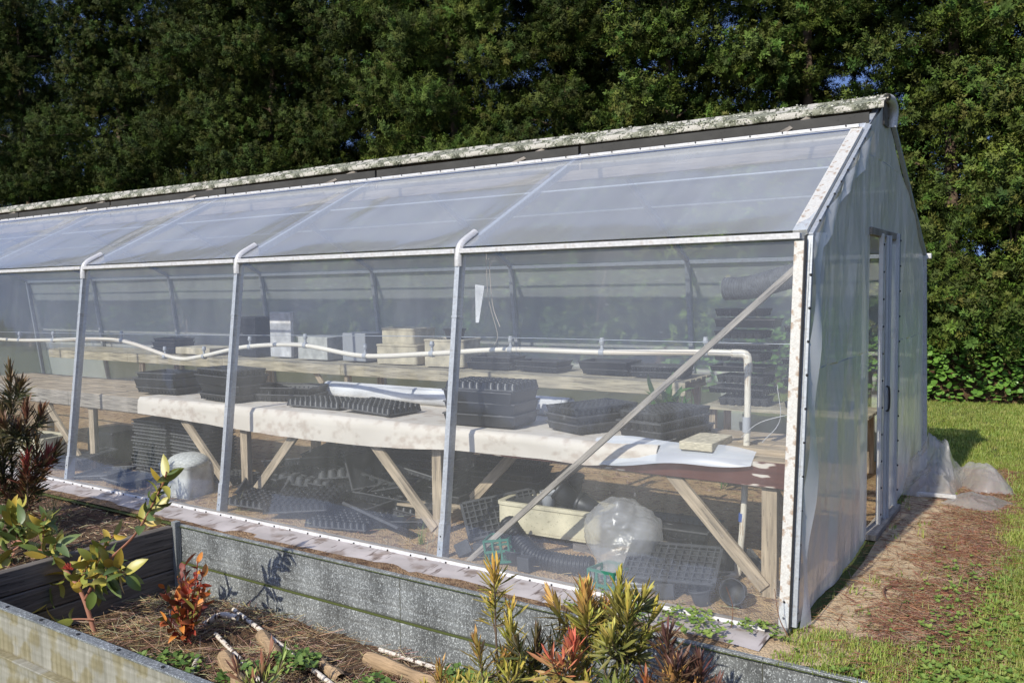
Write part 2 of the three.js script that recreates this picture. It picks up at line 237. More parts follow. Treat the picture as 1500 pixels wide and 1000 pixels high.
// ---------------------------------------------------------------- greenhouse
const gh = thing('greenhouse', 'long polythene covered greenhouse with galvanised frame and lichen crusted ridge', 'greenhouse');
{
  const fz = (y) => BAT * (1 - y / EAVE);                       // front wall leans in
  const wob = (x, y, s) => fbm(x * 0.9 + s, y * 0.8 + s, 1 << 20, 3, s) - 0.5;
  for (let b = 0; b < NB; b++) {
    const x1 = -b * BAY, x0 = x1 - BAY;
    const edge = (u) => Math.min(1, 6 * u * (1 - u));
    part('front_film', grid(26, 20, (u, v) => { const x = lerp(x0, x1, u), y = lerp(0.0, EAVE - 0.01, v); return [x, y, fz(y) + 0.004 + 0.055 * sm(0.25, 0, y) + 0.05 * wob(x, y, 3) * edge(u) * edge(v), x, y]; }), M.film, gh).userData.label = 'clear dusty polythene of one front bay';
    part('roof_film', grid(26, 20, (u, v) => { const x = lerp(x0, x1, u), z = -v * RF * W / 2; return [x, roofY(z) + 0.03 - 0.05 * edge(u) * edge(v) * (0.4 + fbm(x * 1.2, z * 1.2, 1 << 20, 3, 5)) + 0.012 * Math.exp(-(((v - 0.72) / 0.025) ** 2)), z, x, z]; }), M.roofFilm, gh).userData.label = 'milky polythene of one roof bay';
    part('back_film', grid(10, 8, (u, v) => { const x = lerp(x0, x1, u), y = lerp(0.03, EAVE, v); return [x, y, -W - fz(y) - 0.02 * wob(x, y, 9), x, y]; }), M.backF, gh);
    part('back_roof_film', grid(10, 10, (u, v) => { const x = lerp(x0, x1, u), z = lerp(-W, MID - 0.06, v); return [x, roofY(z) + 0.02 + 0.03 * wob(x, z, 11), z, x, z]; }), M.backF, gh);
  }
  for (let b = 0; b <= NB; b++) {
    const x = -b * BAY, end = b === 0, w = end ? 0.052 : 0.038, xo = end ? -0.026 : 0;
    // front post, elbow, rafter to the ridge, back rafter, back post
    const po = part('post', [bar(V(x + xo, 0, BAT - 0.012), V(x + xo, EAVE - 0.03, -0.006), w, 0.07)], end ? M.rusty : M.galv, gh);
    if (!end) { const sl = part('sleeve', [bar(V(x, 0.02, BAT - 0.008), V(x, 0.24, fz(0.24) - 0.008), w + 0.006, 0.074)], M.galv, po); const j = part('joint_band', [bar(V(x, 1.56, fz(1.56) - 0.012), V(x, 1.575, fz(1.575) - 0.012), w + 0.008, 0.078)], M.galv, po); }
    const sc = []; for (const y of [0.08, 0.16]) sc.push(new THREE.SphereGeometry(0.006, 6, 4).translate(x + xo, y, fz(y) + 0.03)); const s1 = part('screw', sc, M.dark, po); s1.userData.kind = 'stuff';
    if (!end) part('elbow', [vtube([V(x, EAVE - 0.10, 0.022), V(x, EAVE - 0.02, 0.018), V(x, EAVE + 0.05, -0.02), V(x, EAVE + 0.13, -0.17)], () => 0.026, 12, 8)], M.white, gh);
    part('rafter', [bar(V(x + xo, EAVE, -0.03), V(x + xo, RIDGE - 0.06, MID), 0.04, 0.05, V(0, 1, 0))], M.galv, gh);
    part('back_rafter', [bar(V(x + xo, EAVE, -W), V(x + xo, RIDGE - 0.06, MID), 0.04, 0.05, V(0, 1, 0))], M.galv, gh);
    part('back_post', [bar(V(x + xo, 0, -W - BAT + 0.03), V(x + xo, EAVE, -W + 0.03), 0.05, 0.05)], M.galv, gh);
    if (b < NB) part('vent_panel', [bar(V(x - 0.012, 2.80, -1.64), V(x - BAY + 0.012, 2.80, -1.64), 0.19, 0.012)], M.ventP, gh);
    // prop holding the ridge flap open, in the middle of each bay
    if (b < NB) part('vent_prop', [bar(V(x - 0.62, roofY(-1.42) + 0.01, -1.42), V(x - 0.45, 2.94, -1.82), 0.03, 0.012), bar(V(x - 0.45, 2.94, -1.82), V(x - 0.28, 2.78, -1.95), 0.03, 0.012)], M.greyWood, gh);
  }
  // eave rail, in a length per bay with slightly different tone along it
  for (let b = 0; b < NB; b++) part('eave_rail', [bar(V(-b * BAY - 0.02, EAVE, 0.02), V(-(b + 1) * BAY + 0.02, EAVE, 0.02), 0.031, 0.045)], M.white, gh);
  part('back_eave_rail', [bar(V(0, EAVE, -W + 0.03), V(-LEN, EAVE, -W + 0.03), 0.04, 0.04)], M.galv, gh);
  part('purlin', [bar(V(0, roofY(-0.72 * RF * W / 2) - 0.05, -0.72 * RF * W / 2), V(-LEN, roofY(-0.72 * RF * W / 2) - 0.05, -0.72 * RF * W / 2), 0.012, 0.012)], M.galv, gh);
  part('back_purlin', [bar(V(0, 2.5, -3.02), V(-LEN, 2.5, -3.02), 0.016, 0.016)], M.galv, gh);
  // upper batten of the roof film with its screws, bottom batten of the front film
  const zt = -RF * W / 2, yt = roofY(zt) + 0.045;
  const tb = part('upper_batten', [bar(V(-0.02, yt, zt + 0.03), V(-LEN, yt, zt + 0.03), 0.022, 0.02)], M.white, gh);
  const ts = []; for (let x = -0.1; x > -LEN; x -= 0.21) ts.push(new THREE.SphereGeometry(0.006, 5, 4).translate(x + R(-0.03, 0.03), yt + 0.005, zt + 0.043)); part('screw', ts, M.dark, tb).userData.kind = 'stuff';
  part('upper_film_edge', grid(120, 3, (u, v) => { const x = -LEN * u, z = zt + 0.02 - v * 0.10; return [x, roofY(z) + 0.03 + 0.012 * v * (fbm(x * 3, v) - 0.3), z, x, z]; }), M.flap, gh);
  const bb = part('base_batten', [bar(V(-0.10, 0.022, BAT + 0.072), V(-LEN, 0.022, BAT + 0.072), 0.03, 0.016, V(0, 0.35, 1))], M.white, gh);
  const bs = []; for (let x = -0.2; x > -LEN; x -= 0.16) bs.push(new THREE.SphereGeometry(0.0065, 5, 4).translate(x + R(-0.03, 0.03), 0.026, BAT + 0.083)); part('screw', bs, M.dark, bb).userData.kind = 'stuff';
  part('base_board', [bar(V(0, 0.008, BAT + 0.036), V(-LEN, 0.008, BAT + 0.036), 0.05, 0.05)], M.greyWood, gh);
  // tail of the film lying out over the soil in front: a dirty pale skirt with an uneven hem
  part('film_skirt', grid(260, 8, (u, v) => { const x = -0.06 - (LEN - 0.1) * u, wv = 0.14 + 0.14 * fbm(x * 1.1, 3) + 0.05 * (fbm(x * 5, 8) - 0.5); return [x, 0.020 - 0.010 * v + 0.016 * (fbm(x * 6, v * 4 + 5) - 0.4) * Math.sin(Math.PI * Math.min(1, v + 0.1)), BAT + 0.08 + wv * v, x, v * 0.3]; }), M.skirt, gh);
  // ridge: folded capping crusted with lichen, roll along its lower lip
  const prof = [[-2.13, 2.99], [-2.11, 3.06], [-2.06, 3.075], [-1.97, 3.065], [-1.955, 3.035], [-1.90, 3.02], [-1.885, 3.03], [-1.83, 3.00], [-1.80, 2.99], [-1.79, 2.955], [-1.80, 2.945]];
  for (let b = 0; b < 4; b++) {
    const xa = 0.05 - b * 3.9, xb = xa - 3.94;
    part('ridge_cap', muv(grid(150, prof.length - 1, (u, v) => { const k = Math.min(prof.length - 1, Math.round(v * (prof.length - 1))), x = lerp(xa, xb, u); return [x, prof[k][1] + 0.006 * (fbm(x * 9, k * 1.7) - 0.5) + b * 0.0015 + 0.006 * Math.sin(x * 1.1), prof[k][0] + 0.010 * (fbm(x * 11, k * 2.1 + 9) - 0.5)]; })), M.lichen, gh);
  }
  part('ridge_beam', [bar(V(0, RIDGE - 0.18, MID), V(-LEN, RIDGE - 0.18, MID), 0.36, 0.045)], M.oldWood, gh);  // beam depth added below the ridge to block sun entering at the vent gap
  { // lichen tufts standing proud on the capping: uncountable crust
    const lg = merge([new THREE.IcosahedronGeometry(1, 0)]), ls = [];
    for (let i = 0; i < 4200; i++) { const x = -Math.pow(rnd(), 1.35) * 13 + 0.03, f = R(0, 1) < 0.55 ? R(0.62, 0.86) : R(0.15, 0.95), k = f * (prof.length - 1), a = Math.floor(k), t = k - a; if (fbm(x * 2.2, f * 3 + 2) < 0.52) continue; const s = R(0.003, 0.007); ls.push({ p: V(x, lerp(prof[a][1], prof[Math.min(a + 1, prof.length - 1)][1], t) + 0.003, lerp(prof[a][0], prof[Math.min(a + 1, prof.length - 1)][0], t) + 0.003), q: quat(R(0, 6), R(0, 6), 0), s: V(s * 1.5, s * 0.7, s), c: rnd() < 0.45 ? col(0.62, 0.62, 0.52) : rnd() < 0.5 ? col(0.16, 0.17, 0.11) : col(0.34, 0.36, 0.24) }); }
    instances('lichen_crust', lg, std({ roughness: 1 }), ls, gh, true).userData.kind = 'stuff';
  }
  part('ridge_end_cap', [vtube([V(0.045, 3.035, -1.93), V(0.06, 3.03, -2.02), V(0.06, 2.98, -2.13), V(0.05, 2.86, -2.14)], (t) => 0.03, 10, 8)], M.white, gh);
  part('ridge_end_plate', [box(0.012, 0.17, 0.16, 0.03, 2.93, -1.98)], M.oldWood, gh);

  // gable end at x = 0: film panels, battens, door
  const top = (z) => (z > 0 ? EAVE * (BAT - z) / BAT : z < -W ? EAVE * (z + W + BAT) / BAT : roofY(z));
  const gable = (z0, z1, yb, nu, nv, X, amp) => grid(nu, nv, (u, v) => { const z = lerp(z0, z1, u), yt_ = Math.max(top(z) - 0.01, yb + 0.01), y = lerp(yb, yt_, v), e = Math.min(1, 5 * u * (1 - u)); const fold = 0.9 * ridged(z * 1.6 + 0.55 * y, y * 0.55 - 0.4 * z, 15) - 0.5 + 0.8 * (fbm(z * 2.2 + y, y * 1.4, 1 << 20, 3, 15) - 0.5) + 0.15 * Math.sin(z * 13 + 4 * fbm(z * 2, y * 0.8)); return [X + 0.012 + amp * e * (0.5 + fold) , y, z, z, y]; });
  const d0 = -1.58, d1 = -2.52, dh = 2.12;
  part('gable_film', gable(BAT - 0.02, d0, 0.02, 80, 56, 0, 0.040), M.gableFilm, gh);
  part('gable_film', gable(d1, -W - BAT + 0.02, 0.02, 30, 26, 0, 0.022), M.gableFilm, gh);
  part('gable_film', gable(d0, d1, dh, 14, 10, 0, 0.02), M.gableFilm, gh);
  part('far_gable_film', grid(20, 8, (u, v) => { const z = lerp(BAT - 0.02, -W - BAT + 0.02, u); return [-LEN, lerp(0.02, Math.max(0.05, top(z)), v), z, z, v * 2]; }), M.backF, gh);
  // hole rubbed through above the door, edge of torn film
  part('door_lintel', [box(0.05, 0.05, d0 - d1 + 0.08, 0.012, dh - 0.02, (d0 + d1) / 2)], M.greyWood, gh);
  const j1 = part('door_jamb', [box(0.03, dh, 0.03, -0.012, dh / 2, d0 + 0.02)], M.galv, gh);
  const stile = part('door_jamb', [box(0.055, dh, 0.06, 0.03, dh / 2, d1 + 0.03)], M.galv, gh);
  // door leaf pushed half open: its near stile shows white, the galvanised channel beside it
  const leaf = part('sliding_door', [box(0.03, dh - 0.05, 0.045, 0.035, dh / 2, -1.88)], M.rusty, gh);
  part('door_film', grid(8, 20, (u, v) => [0.034 + 0.006 * (fbm(u * 4, v * 6) - 0.5), lerp(0.06, dh - 0.08, v), lerp(-1.90, -2.5, u), u, v * 2]), M.gableFilm, leaf);
  part('door_channel', [box(0.02, dh - 0.06, 0.03, 0.045, dh / 2, -2.05), box(0.035, dh - 0.06, 0.008, 0.05, dh / 2, -2.08)], M.galv, leaf);
  const dsc = []; for (let y = 0.12; y < dh; y += 0.19) { dsc.push(new THREE.SphereGeometry(0.008, 5, 4).translate(0.052, y, -1.87)); dsc.push(new THREE.SphereGeometry(0.008, 5, 4).translate(0.06, y + 0.05, d1 + 0.03)); } part('screw', dsc, M.dark, leaf).userData.kind = 'stuff';
  part('door_handle', [tube([[0.055, 1.02, -2.0], [0.075, 1.0, -2.0], [0.075, 0.86, -2.0], [0.055, 0.84, -2.0]], 0.008, 12, 6)], M.dark, leaf);
  part('door_sill', [box(0.10, 0.04, 0.98, 0.03, 0.03, (d0 + d1) / 2)], M.greyWood, gh);
  // corner batten with screws, then the loose film edge hanging past it
  const cb = part('corner_batten', [bar(V(0.018, 0.03, BAT - 0.02), V(0.018, EAVE, -0.03), 0.03, 0.03), bar(V(0.018, EAVE, -0.03), V(0.018, roofY(-1.5), -1.5), 0.03, 0.026, V(1, 0, 0))], M.galv, gh);
  const cs = []; for (let y = 0.1; y < 1.95; y += 0.17) cs.push(new THREE.SphereGeometry(0.008, 5, 4).translate(0.030, y, fz(y) - 0.012)); for (let z = -0.15; z > -1.5; z -= 0.16) cs.push(new THREE.SphereGeometry(0.007, 5, 4).translate(0.034, roofY(z) + 0.008, z)); part('screw', cs, M.dark, cb).userData.kind = 'stuff';
  part('corner_seam', [bar(V(0.004, 0.03, BAT + 0.012), V(0.004, EAVE, 0.02), 0.008, 0.03)], M.dark, cb);
  part('verge_board', [bar(V(-0.035, EAVE + 0.02, -0.02), V(-0.035, roofY(-1.38) + 0.03, -1.38), 0.03, 0.075, V(1, 0, 0))], M.rusty, gh);
  part('loose_film_edge', grid(4, 60, (u, v) => { const y = lerp(0.02, EAVE + 0.02, v), wv = 0.09 + 0.03 * fbm(v * 9, 2) - 0.03 * Math.sin(v * 11); return [0.04 + 0.02 * u + 0.015 * Math.sin(v * 17 + u * 2), y, fz(y) - 0.03 - u * wv, u * 0.1, y]; }), M.flap, gh);
  part('loose_film_edge', grid(4, 50, (u, v) => { const z = -v * 1.42, wv = 0.10 + 0.03 * fbm(v * 9, 7) + 0.03 * Math.sin(v * 9); return [0.045 + 0.012 * Math.sin(v * 21 + u * 3), roofY(z) - 0.01 - u * wv, z, u * 0.1, z]; }), M.flap, gh);
  part('back_corner_batten', [bar(V(0.03, 0.03, -W - BAT + 0.02), V(0.03, EAVE, -W + 0.02), 0.035, 0.03)], M.galv, gh);
  part('back_verge_batten', [bar(V(0.03, EAVE, -W), V(0.03, RIDGE - 0.02, MID - 0.1), 0.03, 0.03, V(1, 0, 0))], M.galv, gh);
  part('eave_end', [box(0.07, 0.05, 0.05, 0.05, EAVE - 0.01, -W - 0.01, 0.01)], M.white, gh);
  // diagonal brace of the end bay
  part('diagonal_brace', [bar(V(-0.03, 1.86, -0.035), V(-2.06, 0.0, 0.19), 0.034, 0.03)], M.greyWood, gh);
}

// ---------------------------------------------------------------- benches
function bench(name, label, x0, x1, zf, zb, y, legs, braces, fasciaMat, topMat) {
  const b = thing(name, label, 'bench', [0, 0, 0]);
  const n = Math.ceil((x1 - x0) / 2.4);
  for (let i = 0; i < n; i++) { const a = lerp(x0, x1, i / n), c = lerp(x0, x1, (i + 1) / n); part('fascia_board', [bar(V(a + 0.002, y - 0.075, zf - 0.018), V(c - 0.002, y - 0.075, zf - 0.018), 0.14, 0.035)], c < -4.5 && fasciaMat === M.peel ? M.greyWood : fasciaMat, b); }
  const rows = Math.round((zf - zb) / 0.14);
  for (let r = 0; r < rows; r++) { let a = x0; while (a < x1 - 0.05) { const c = Math.min(x1, a + R(2.2, 3.2)), z = lerp(zf - 0.07, zb + 0.07, r / (rows - 1)); part('plank', [bar(V(a, y - 0.012 + R(-0.003, 0.003), z), V(c - 0.006, y - 0.012 + R(-0.003, 0.003), z), R(0.022, 0.026), 0.125)], topMat, b); a = c; } }
  for (const lx of legs) { for (const lz of [zf - 0.065, zb + 0.06]) part('leg', [bar(V(lx, 0, lz), V(lx, y - 0.03, lz), 0.085, 0.05)], M.wood, b); part('bearer', [bar(V(lx + 0.06, y - 0.07, zf - 0.05), V(lx + 0.06, y - 0.07, zb), 0.09, 0.04, V(1, 0, 0))], M.wood, b); }
  for (const [xa, ya, xb, yb, z] of braces) part('brace', [bar(V(xa, ya, z), V(xb, yb, z), 0.075, 0.03)], M.wood, b);
  return b;
}
const BY = 0.79, BF = -0.09;
bench('potting_bench', 'timber potting bench with red brown fascia along the front film', -9.6, -0.11, BF, -1.0, BY, [-0.22, -2.56, -4.62, -6.9, -9.2],
  [[-0.80, 0.66, -0.24, 0.07, -0.13], [-3.17, 0.64, -2.58, 0.06, -0.13], [-5.42, 0.63, -4.82, 0.08, -0.13], [-3.98, 0.62, -4.52, 0.06, -0.13], [-1.62, 0.64, -2.4, 0.03, -0.92], [-7.7, 0.62, -7.1, 0.08, -0.13], [-0.55, 0.64, -0.3, 0.2, -0.92], [-2.1, 0.62, -2.52, 0.2, -0.5], [-4.2, 0.62, -4.6, 0.16, -0.92]], M.peel, M.wood);
bench('rear_bench', 'pale edged timber bench along the back wall of the greenhouse', -13.5, -1.95, -3.22, -3.95, 0.83, [-2.1, -4.3, -6.5, -8.7, -10.9], [[-4.9, 0.7, -4.35, 0.1, -3.3], [-7.1, 0.7, -6.6, 0.1, -3.3]], M.creamWood, M.creamWood);

// sheet draped over the bench
single('bench_cover', grid(170, 26, (u, v) => {
  const x = lerp(-6.0, -0.86, u), n = fbm(x * 1.6, 4), hem = 0.145 + 0.05 * (fbm(x * 0.9, 9) - 0.5) + 0.045 * sm(-2.2, -3.4, x) * sm(-6.2, -4.2, x) - 0.07 * sm(-1.35, -0.9, x);
  const L = v * 1.25; let y, z;
  if (L < 1.02) { z = -1.1 + 0.115 * (1 - L / 1.02) + L; y = BY + 0.012 + 0.010 * (fbm(x * 4, z * 4 + 7) - 0.4) + 0.03 * sm(-1.2, -0.86, x) * fbm(x * 6, z * 3); } else { const k = (L - 1.02) / 0.23; z = -0.072 + 0.012 * fbm(x * 5, k * 2 + 3) + 0.018 * k * Math.sin(x * 4.1) + 0.014 * k * (ridged(x * 2.6, k * 0.7, 33) - 0.4); y = BY + 0.008 - k * hem; }
  return [x, y, z, x, L];
}), M.cloth, 'stained white sheet draped over the front bench and hanging over its edge', 'sheet');
single('plastic_strip', grid(40, 8, (u, v) => { const x = lerp(-1.3, -0.30, u), k = Math.sin(u * 3.1); return [x, BY + 0.028 - v * (0.05 + 0.09 * (1 - u)) + 0.030 * k * (1 - v) + 0.012 * Math.sin(u * 9 + v * 3), -0.058 + 0.035 * v * k - 0.25 * (1 - v) * (1 - v) * 0.4, x, v * 0.3]; }), M.flap, 'thin clear plastic strip trailing off the right end of the white sheet', 'plastic sheet');
for (const [i, a] of [[-0.72, -0.62, 0.0, -0.18, 0.055, 0.10], [-0.55, -0.12, -0.33, -0.31, 0.03, 0.12], [-0.50, -0.13, -0.50, -0.48, 0.03, 0.11]].entries())
  if (i) single('loose_plank', bar(V(a[0], BY + 0.018, a[2]), V(a[1], BY + 0.018, a[3]), a[4], a[5]), M.wood, i === 1 ? 'loose timber plank at the bench end in front of the riser pipe' : 'loose timber plank at the bench end behind the riser pipe', 'plank');
single('foam_block', box(0.20, 0.05, 0.34, -0.62, BY + 0.05, -0.23, 0.008), M.creamFoam, 'cream foam block lying beside the riser pipe on the bench', 'block');

// ---------------------------------------------------------------- trays
function cellTray(cols, rows, L, D, H, mat = M.blackP) {     // origin: centre of the underside, open side up
  const o = new THREE.Group(), bars = [], cells = [];
  bars.push(box(L, 0.012, 0.02, 0, H - 0.006, D / 2 - 0.01, 0.002), box(L, 0.012, 0.02, 0, H - 0.006, -D / 2 + 0.01, 0.002), box(0.02, 0.012, D, L / 2 - 0.01, H - 0.006, 0, 0.002), box(0.02, 0.012, D, -L / 2 + 0.01, H - 0.006, 0, 0.002));
  for (let i = 1; i < cols; i++) bars.push(box(0.008, 0.008, D - 0.03, -L / 2 + (L * i) / cols, H - 0.006, 0, 0));
  for (let j = 1; j < rows; j++) bars.push(box(L - 0.03, 0.008, 0.008, 0, H - 0.0065, -D / 2 + (D * j) / rows, 0));
  const cg = new THREE.CylinderGeometry(0.5, 0.33, H - 0.01, 4, 1, true).rotateY(Math.PI / 4), bg = new THREE.PlaneGeometry(0.46, 0.46).rotateX(Math.PI / 2);
  for (let i = 0; i < cols; i++) for (let j = 0; j < rows; j++) { const sx = (L / cols) * 1.30, sz = (D / rows) * 1.30, x = -L / 2 + (L * (i + 0.5)) / cols, z = -D / 2 + (D * (j + 0.5)) / rows; cells.push(cg.clone().scale(sx, 1, sz).translate(x, (H - 0.01) / 2, z), bg.clone().scale(sx, 1, sz).translate(x, 0.001, z)); }
  const rim = part('rim', bars.map((b) => muv(b)), mat, o); part('cell_block', cells.map((b) => muv(b)), mat, o); return o;
}
function binTray(L, D, H, mat = M.blackP, notch = 0) {      // plain walled tray with a lip
  const o = new THREE.Group(), t = 0.006, ta = 0.015, wl = [];
  for (const s of [-1, 1]) { wl.push(grid(10, 3, (u, v) => [lerp(-1, 1, u) * (L / 2 - ta * (1 - v)), v * H, s * (D / 2 - ta * (1 - v)), u * L, v * H])); wl.push(grid(10, 3, (u, v) => [s * (L / 2 - ta * (1 - v)), v * H, lerp(-1, 1, u) * (D / 2 - ta * (1 - v)), u * D, v * H])); }
  wl.push(box(L - 0.03, t, D - 0.03, 0, t / 2, 0, 0));
  part('wall', wl.map((g) => clean(g)), mat, o);
  const rimG = []; for (const s of [-1, 1]) rimG.push(box(L + 0.014, 0.010, 0.014, 0, H, s * (D / 2), 0.002), box(0.014, 0.010, D, s * (L / 2), H, 0, 0.002));
  part('rim', rimG.map((b) => muv(b)), mat, o);
  if (notch) { const ng = []; for (let i = 0; i < notch; i++) for (const s of [-1, 1]) ng.push(box(0.012, H * 0.55, 0.008, -L / 2 + (L * (i + 0.5)) / notch, H * 0.28, s * (D / 2 - 0.008), 0.001)); part('rib', ng.map((b) => muv(b)), mat, o).userData.kind = 'stuff'; }
  return o;
}
const proto = { cell: cellTray(10, 6, 0.56, 0.34, 0.055), plug: cellTray(12, 7, 0.54, 0.32, 0.045, M.blackDust), bin: binTray(0.56, 0.36, 0.075), ribbed: binTray(0.54, 0.34, 0.05, M.blackP, 12), big: cellTray(6, 4, 0.46, 0.32, 0.07, M.blackDust), flat: binTray(0.50, 0.36, 0.030, M.blackDust, 10) };
for (const k of ['bin', 'ribbed']) proto[k].children[1].material = M.trayRim; proto.cell.children[0].material = M.trayRim;
proto.flat.children[1].material = std({ map: rp(T.dirt, 0.25), c: [0.20, 0.20, 0.20], roughness: 0.7 });
function tray(kind, at, turn, label, group, tilt, flip) {
  const o = proto[kind].clone(); o.name = numbered(flip ? 'seed_tray' : kind === 'bin' || kind === 'flat' ? 'propagation_tray' : 'seed_tray');
  o.userData = { label, category: 'tray' }; if (group) o.userData.group = group;
  o.position.set(...at); o.rotation.set((tilt ? tilt[0] : 0), turn, (tilt ? tilt[1] : 0), 'YXZ'); if (flip) { o.rotation.x += Math.PI; }
  scene.add(o); return o;
}
const HH = { cell: 0.055, plug: 0.045, bin: 0.075, ribbed: 0.05, big: 0.07, flat: 0.03 };
const nth = 'lowest second third fourth fifth sixth seventh eighth ninth tenth eleventh twelfth thirteenth fourteenth topmost'.split(' ');
const ord = ['lowest', 'second', 'third', 'fourth', 'fifth', 'sixth', 'seventh', 'eighth', 'ninth'];
function stack(list, x, y, z, turn, where, group, jit = 0.012) { let yy = y; list.forEach((k, i) => { const flip = k.startsWith('-'), kk = flip ? k.slice(1) : k; const last = i === list.length - 1; tray(kk, [x + R(-jit, jit), flip ? yy + HH[kk] : yy, z + R(-jit, jit)], turn + R(-0.04, 0.04), `${flip ? 'upturned black cell tray' : kk === 'bin' || kk === 'flat' ? 'black walled tray' : 'black cell tray'}, ${last ? 'topmost' : ord[i] || 'upper'} in ${where}`, group, [R(-0.01, 0.01), R(-0.01, 0.01)], flip); yy += HH[kk] + 0.006; }); }
const by = BY + 0.026;
stack(['ribbed', 'bin', 'ribbed'], -6.02, by, -0.42, 0.05, 'the small stack at the left end of the sheet', 'trays stacked on the front bench');
stack(['ribbed', 'bin', 'bin', 'cell'], -5.02, by, -0.36, -0.08, 'the stack behind the third post', 'trays stacked on the front bench', 0.025);
stack(['ribbed', 'ribbed'], -4.55, by, -0.62, 0.3, 'the low pair beside the pipe bend', 'trays stacked on the front bench', 0.02);
tray('cell', [-3.95, by + 0.055, -0.44], 0.05, 'upturned black cell tray lying flat left of the white roll end', 'upturned trays on the sheet', [0, 0.0], true);
tray('cell', [-3.32, by + 0.065, -0.40], -0.1, 'upturned black cell tray lying flat before the white roll', 'upturned trays on the sheet', [0, 0.03], true);
stack(['bin', 'bin', 'bin', '-cell'], -2.24, by, -0.36, 0.06, 'the tall stack behind the second post', 'trays stacked on the front bench', 0.015);
stack(['ribbed', 'ribbed', 'plug'], -1.52, by, -0.52, 1.2, 'the wide stack behind the diagonal brace', 'trays stacked on the front bench', 0.02);
stack(['ribbed', 'cell', 'plug'], -1.0, by, -0.52, 1.35, 'the stack nearest the riser pipe', 'trays stacked on the front bench', 0.02);
single('foam_roll', vtube([V(-4.40, BY + 0.085, -0.91), V(-4.37, BY + 0.085, -0.91), V(-3.4, BY + 0.085, -0.90), V(-2.0, BY + 0.085, -0.88), V(-1.97, BY + 0.085, -0.88)], (t) => (t < 0.01 || t > 0.99 ? 0.03 : t < 0.03 || t > 0.97 ? 0.062 : 0.072), 60, 16), M.foam, 'long white foam roll lying along the rear of the front bench', 'foam roll');

// under the bench: tall stacks and tumbled trays on the earth floor
let k0 = 0;
for (const [x, z, n, t, where] of [[-6.22, -0.48, 15, 0.02, 'the big left stack under the bench'], [-5.70, -0.52, 15, -0.05, 'the big right stack under the bench'], [-3.92, -0.95, 15, 0.25, 'the striped stack behind the tumbled heap']])
  for (let i = 0; i < n; i++) tray('flat', [x + R(-0.012, 0.012), 0.03 + i * 0.0335, z + R(-0.012, 0.012)], t + R(-0.03, 0.03), `thin black tray, ${nth[i]}${i && i < 14 ? ' from the floor' : ''} in ${where}`, where, [R(-0.006, 0.006), R(-0.006, 0.006)]);
for (let i = 0; i < 6; i++) tray('ribbed', [-2.95 + R(-0.03, 0.03), 0.15 + i * 0.062, -0.62 + R(-0.03, 0.03)], 0.15 + R(-0.15, 0.15), `black ribbed tray, ${i === 5 ? 'topmost' : nth[i]} in the loose stack on the little pallet`, 'trays on the little pallet', [R(-0.06, 0.06), R(-0.05, 0.05)]);
for (const [k, x, y, z, t, tx, tz, l, f] of [['big', -4.05, 0.26, -0.35, 0.35, 0.10, 0.12, 'upturned grey dusted tray topping the tumbled heap under the bench', true], ['ribbed', -3.72, 0.17, -0.42, 0.2, 0.15, -0.10, 'black ribbed tray jammed in the tumbled heap', false], ['bin', -3.86, 0.06, -0.22, 0.45, 0.35, -0.22, 'black walled tray sliding off the tumbled heap', false], ['cell', -3.30, 0.09, 0.0, 0.12, 0.05, -0.05, 'upturned black cell tray at the front of the tumbled heap', true], ['ribbed', -3.55, 0.30, -0.62, 1.1, 0.9, 0.1, 'black tray standing on edge against the striped stack', false], ['ribbed', -4.35, 0.06, -0.2, 0.6, 0.2, -0.25, 'black ribbed tray at the left foot of the tumbled heap', false], ['flat', -6.5, 0.04, 0.0, 0.2, 0.05, 0.1, 'thin black tray lying before the big stack', false], ['flat', -6.0, 0.05, 0.03, -0.2, 0.02, 0.05, 'thin black tray lying beside the pale bin', false],
  ['plug', -0.72, 0.15, 0.03, 0.18, 0.42, 0.03, 'grey plug tray leaning near the riser pipe foot', false], ['ribbed', -0.98, 0.17, -0.62, 0.05, 0.0, 0.0, 'black ribbed tray on bricks behind the plastic bag', false], ['plug', -2.12, 0.17, -0.30, 0.9, 0.7, 0.2, 'dusty plug tray leaning behind the diagonal brace foot', false]]) tray(k, [x, y, z], t, l, undefined, [tx, tz], f);
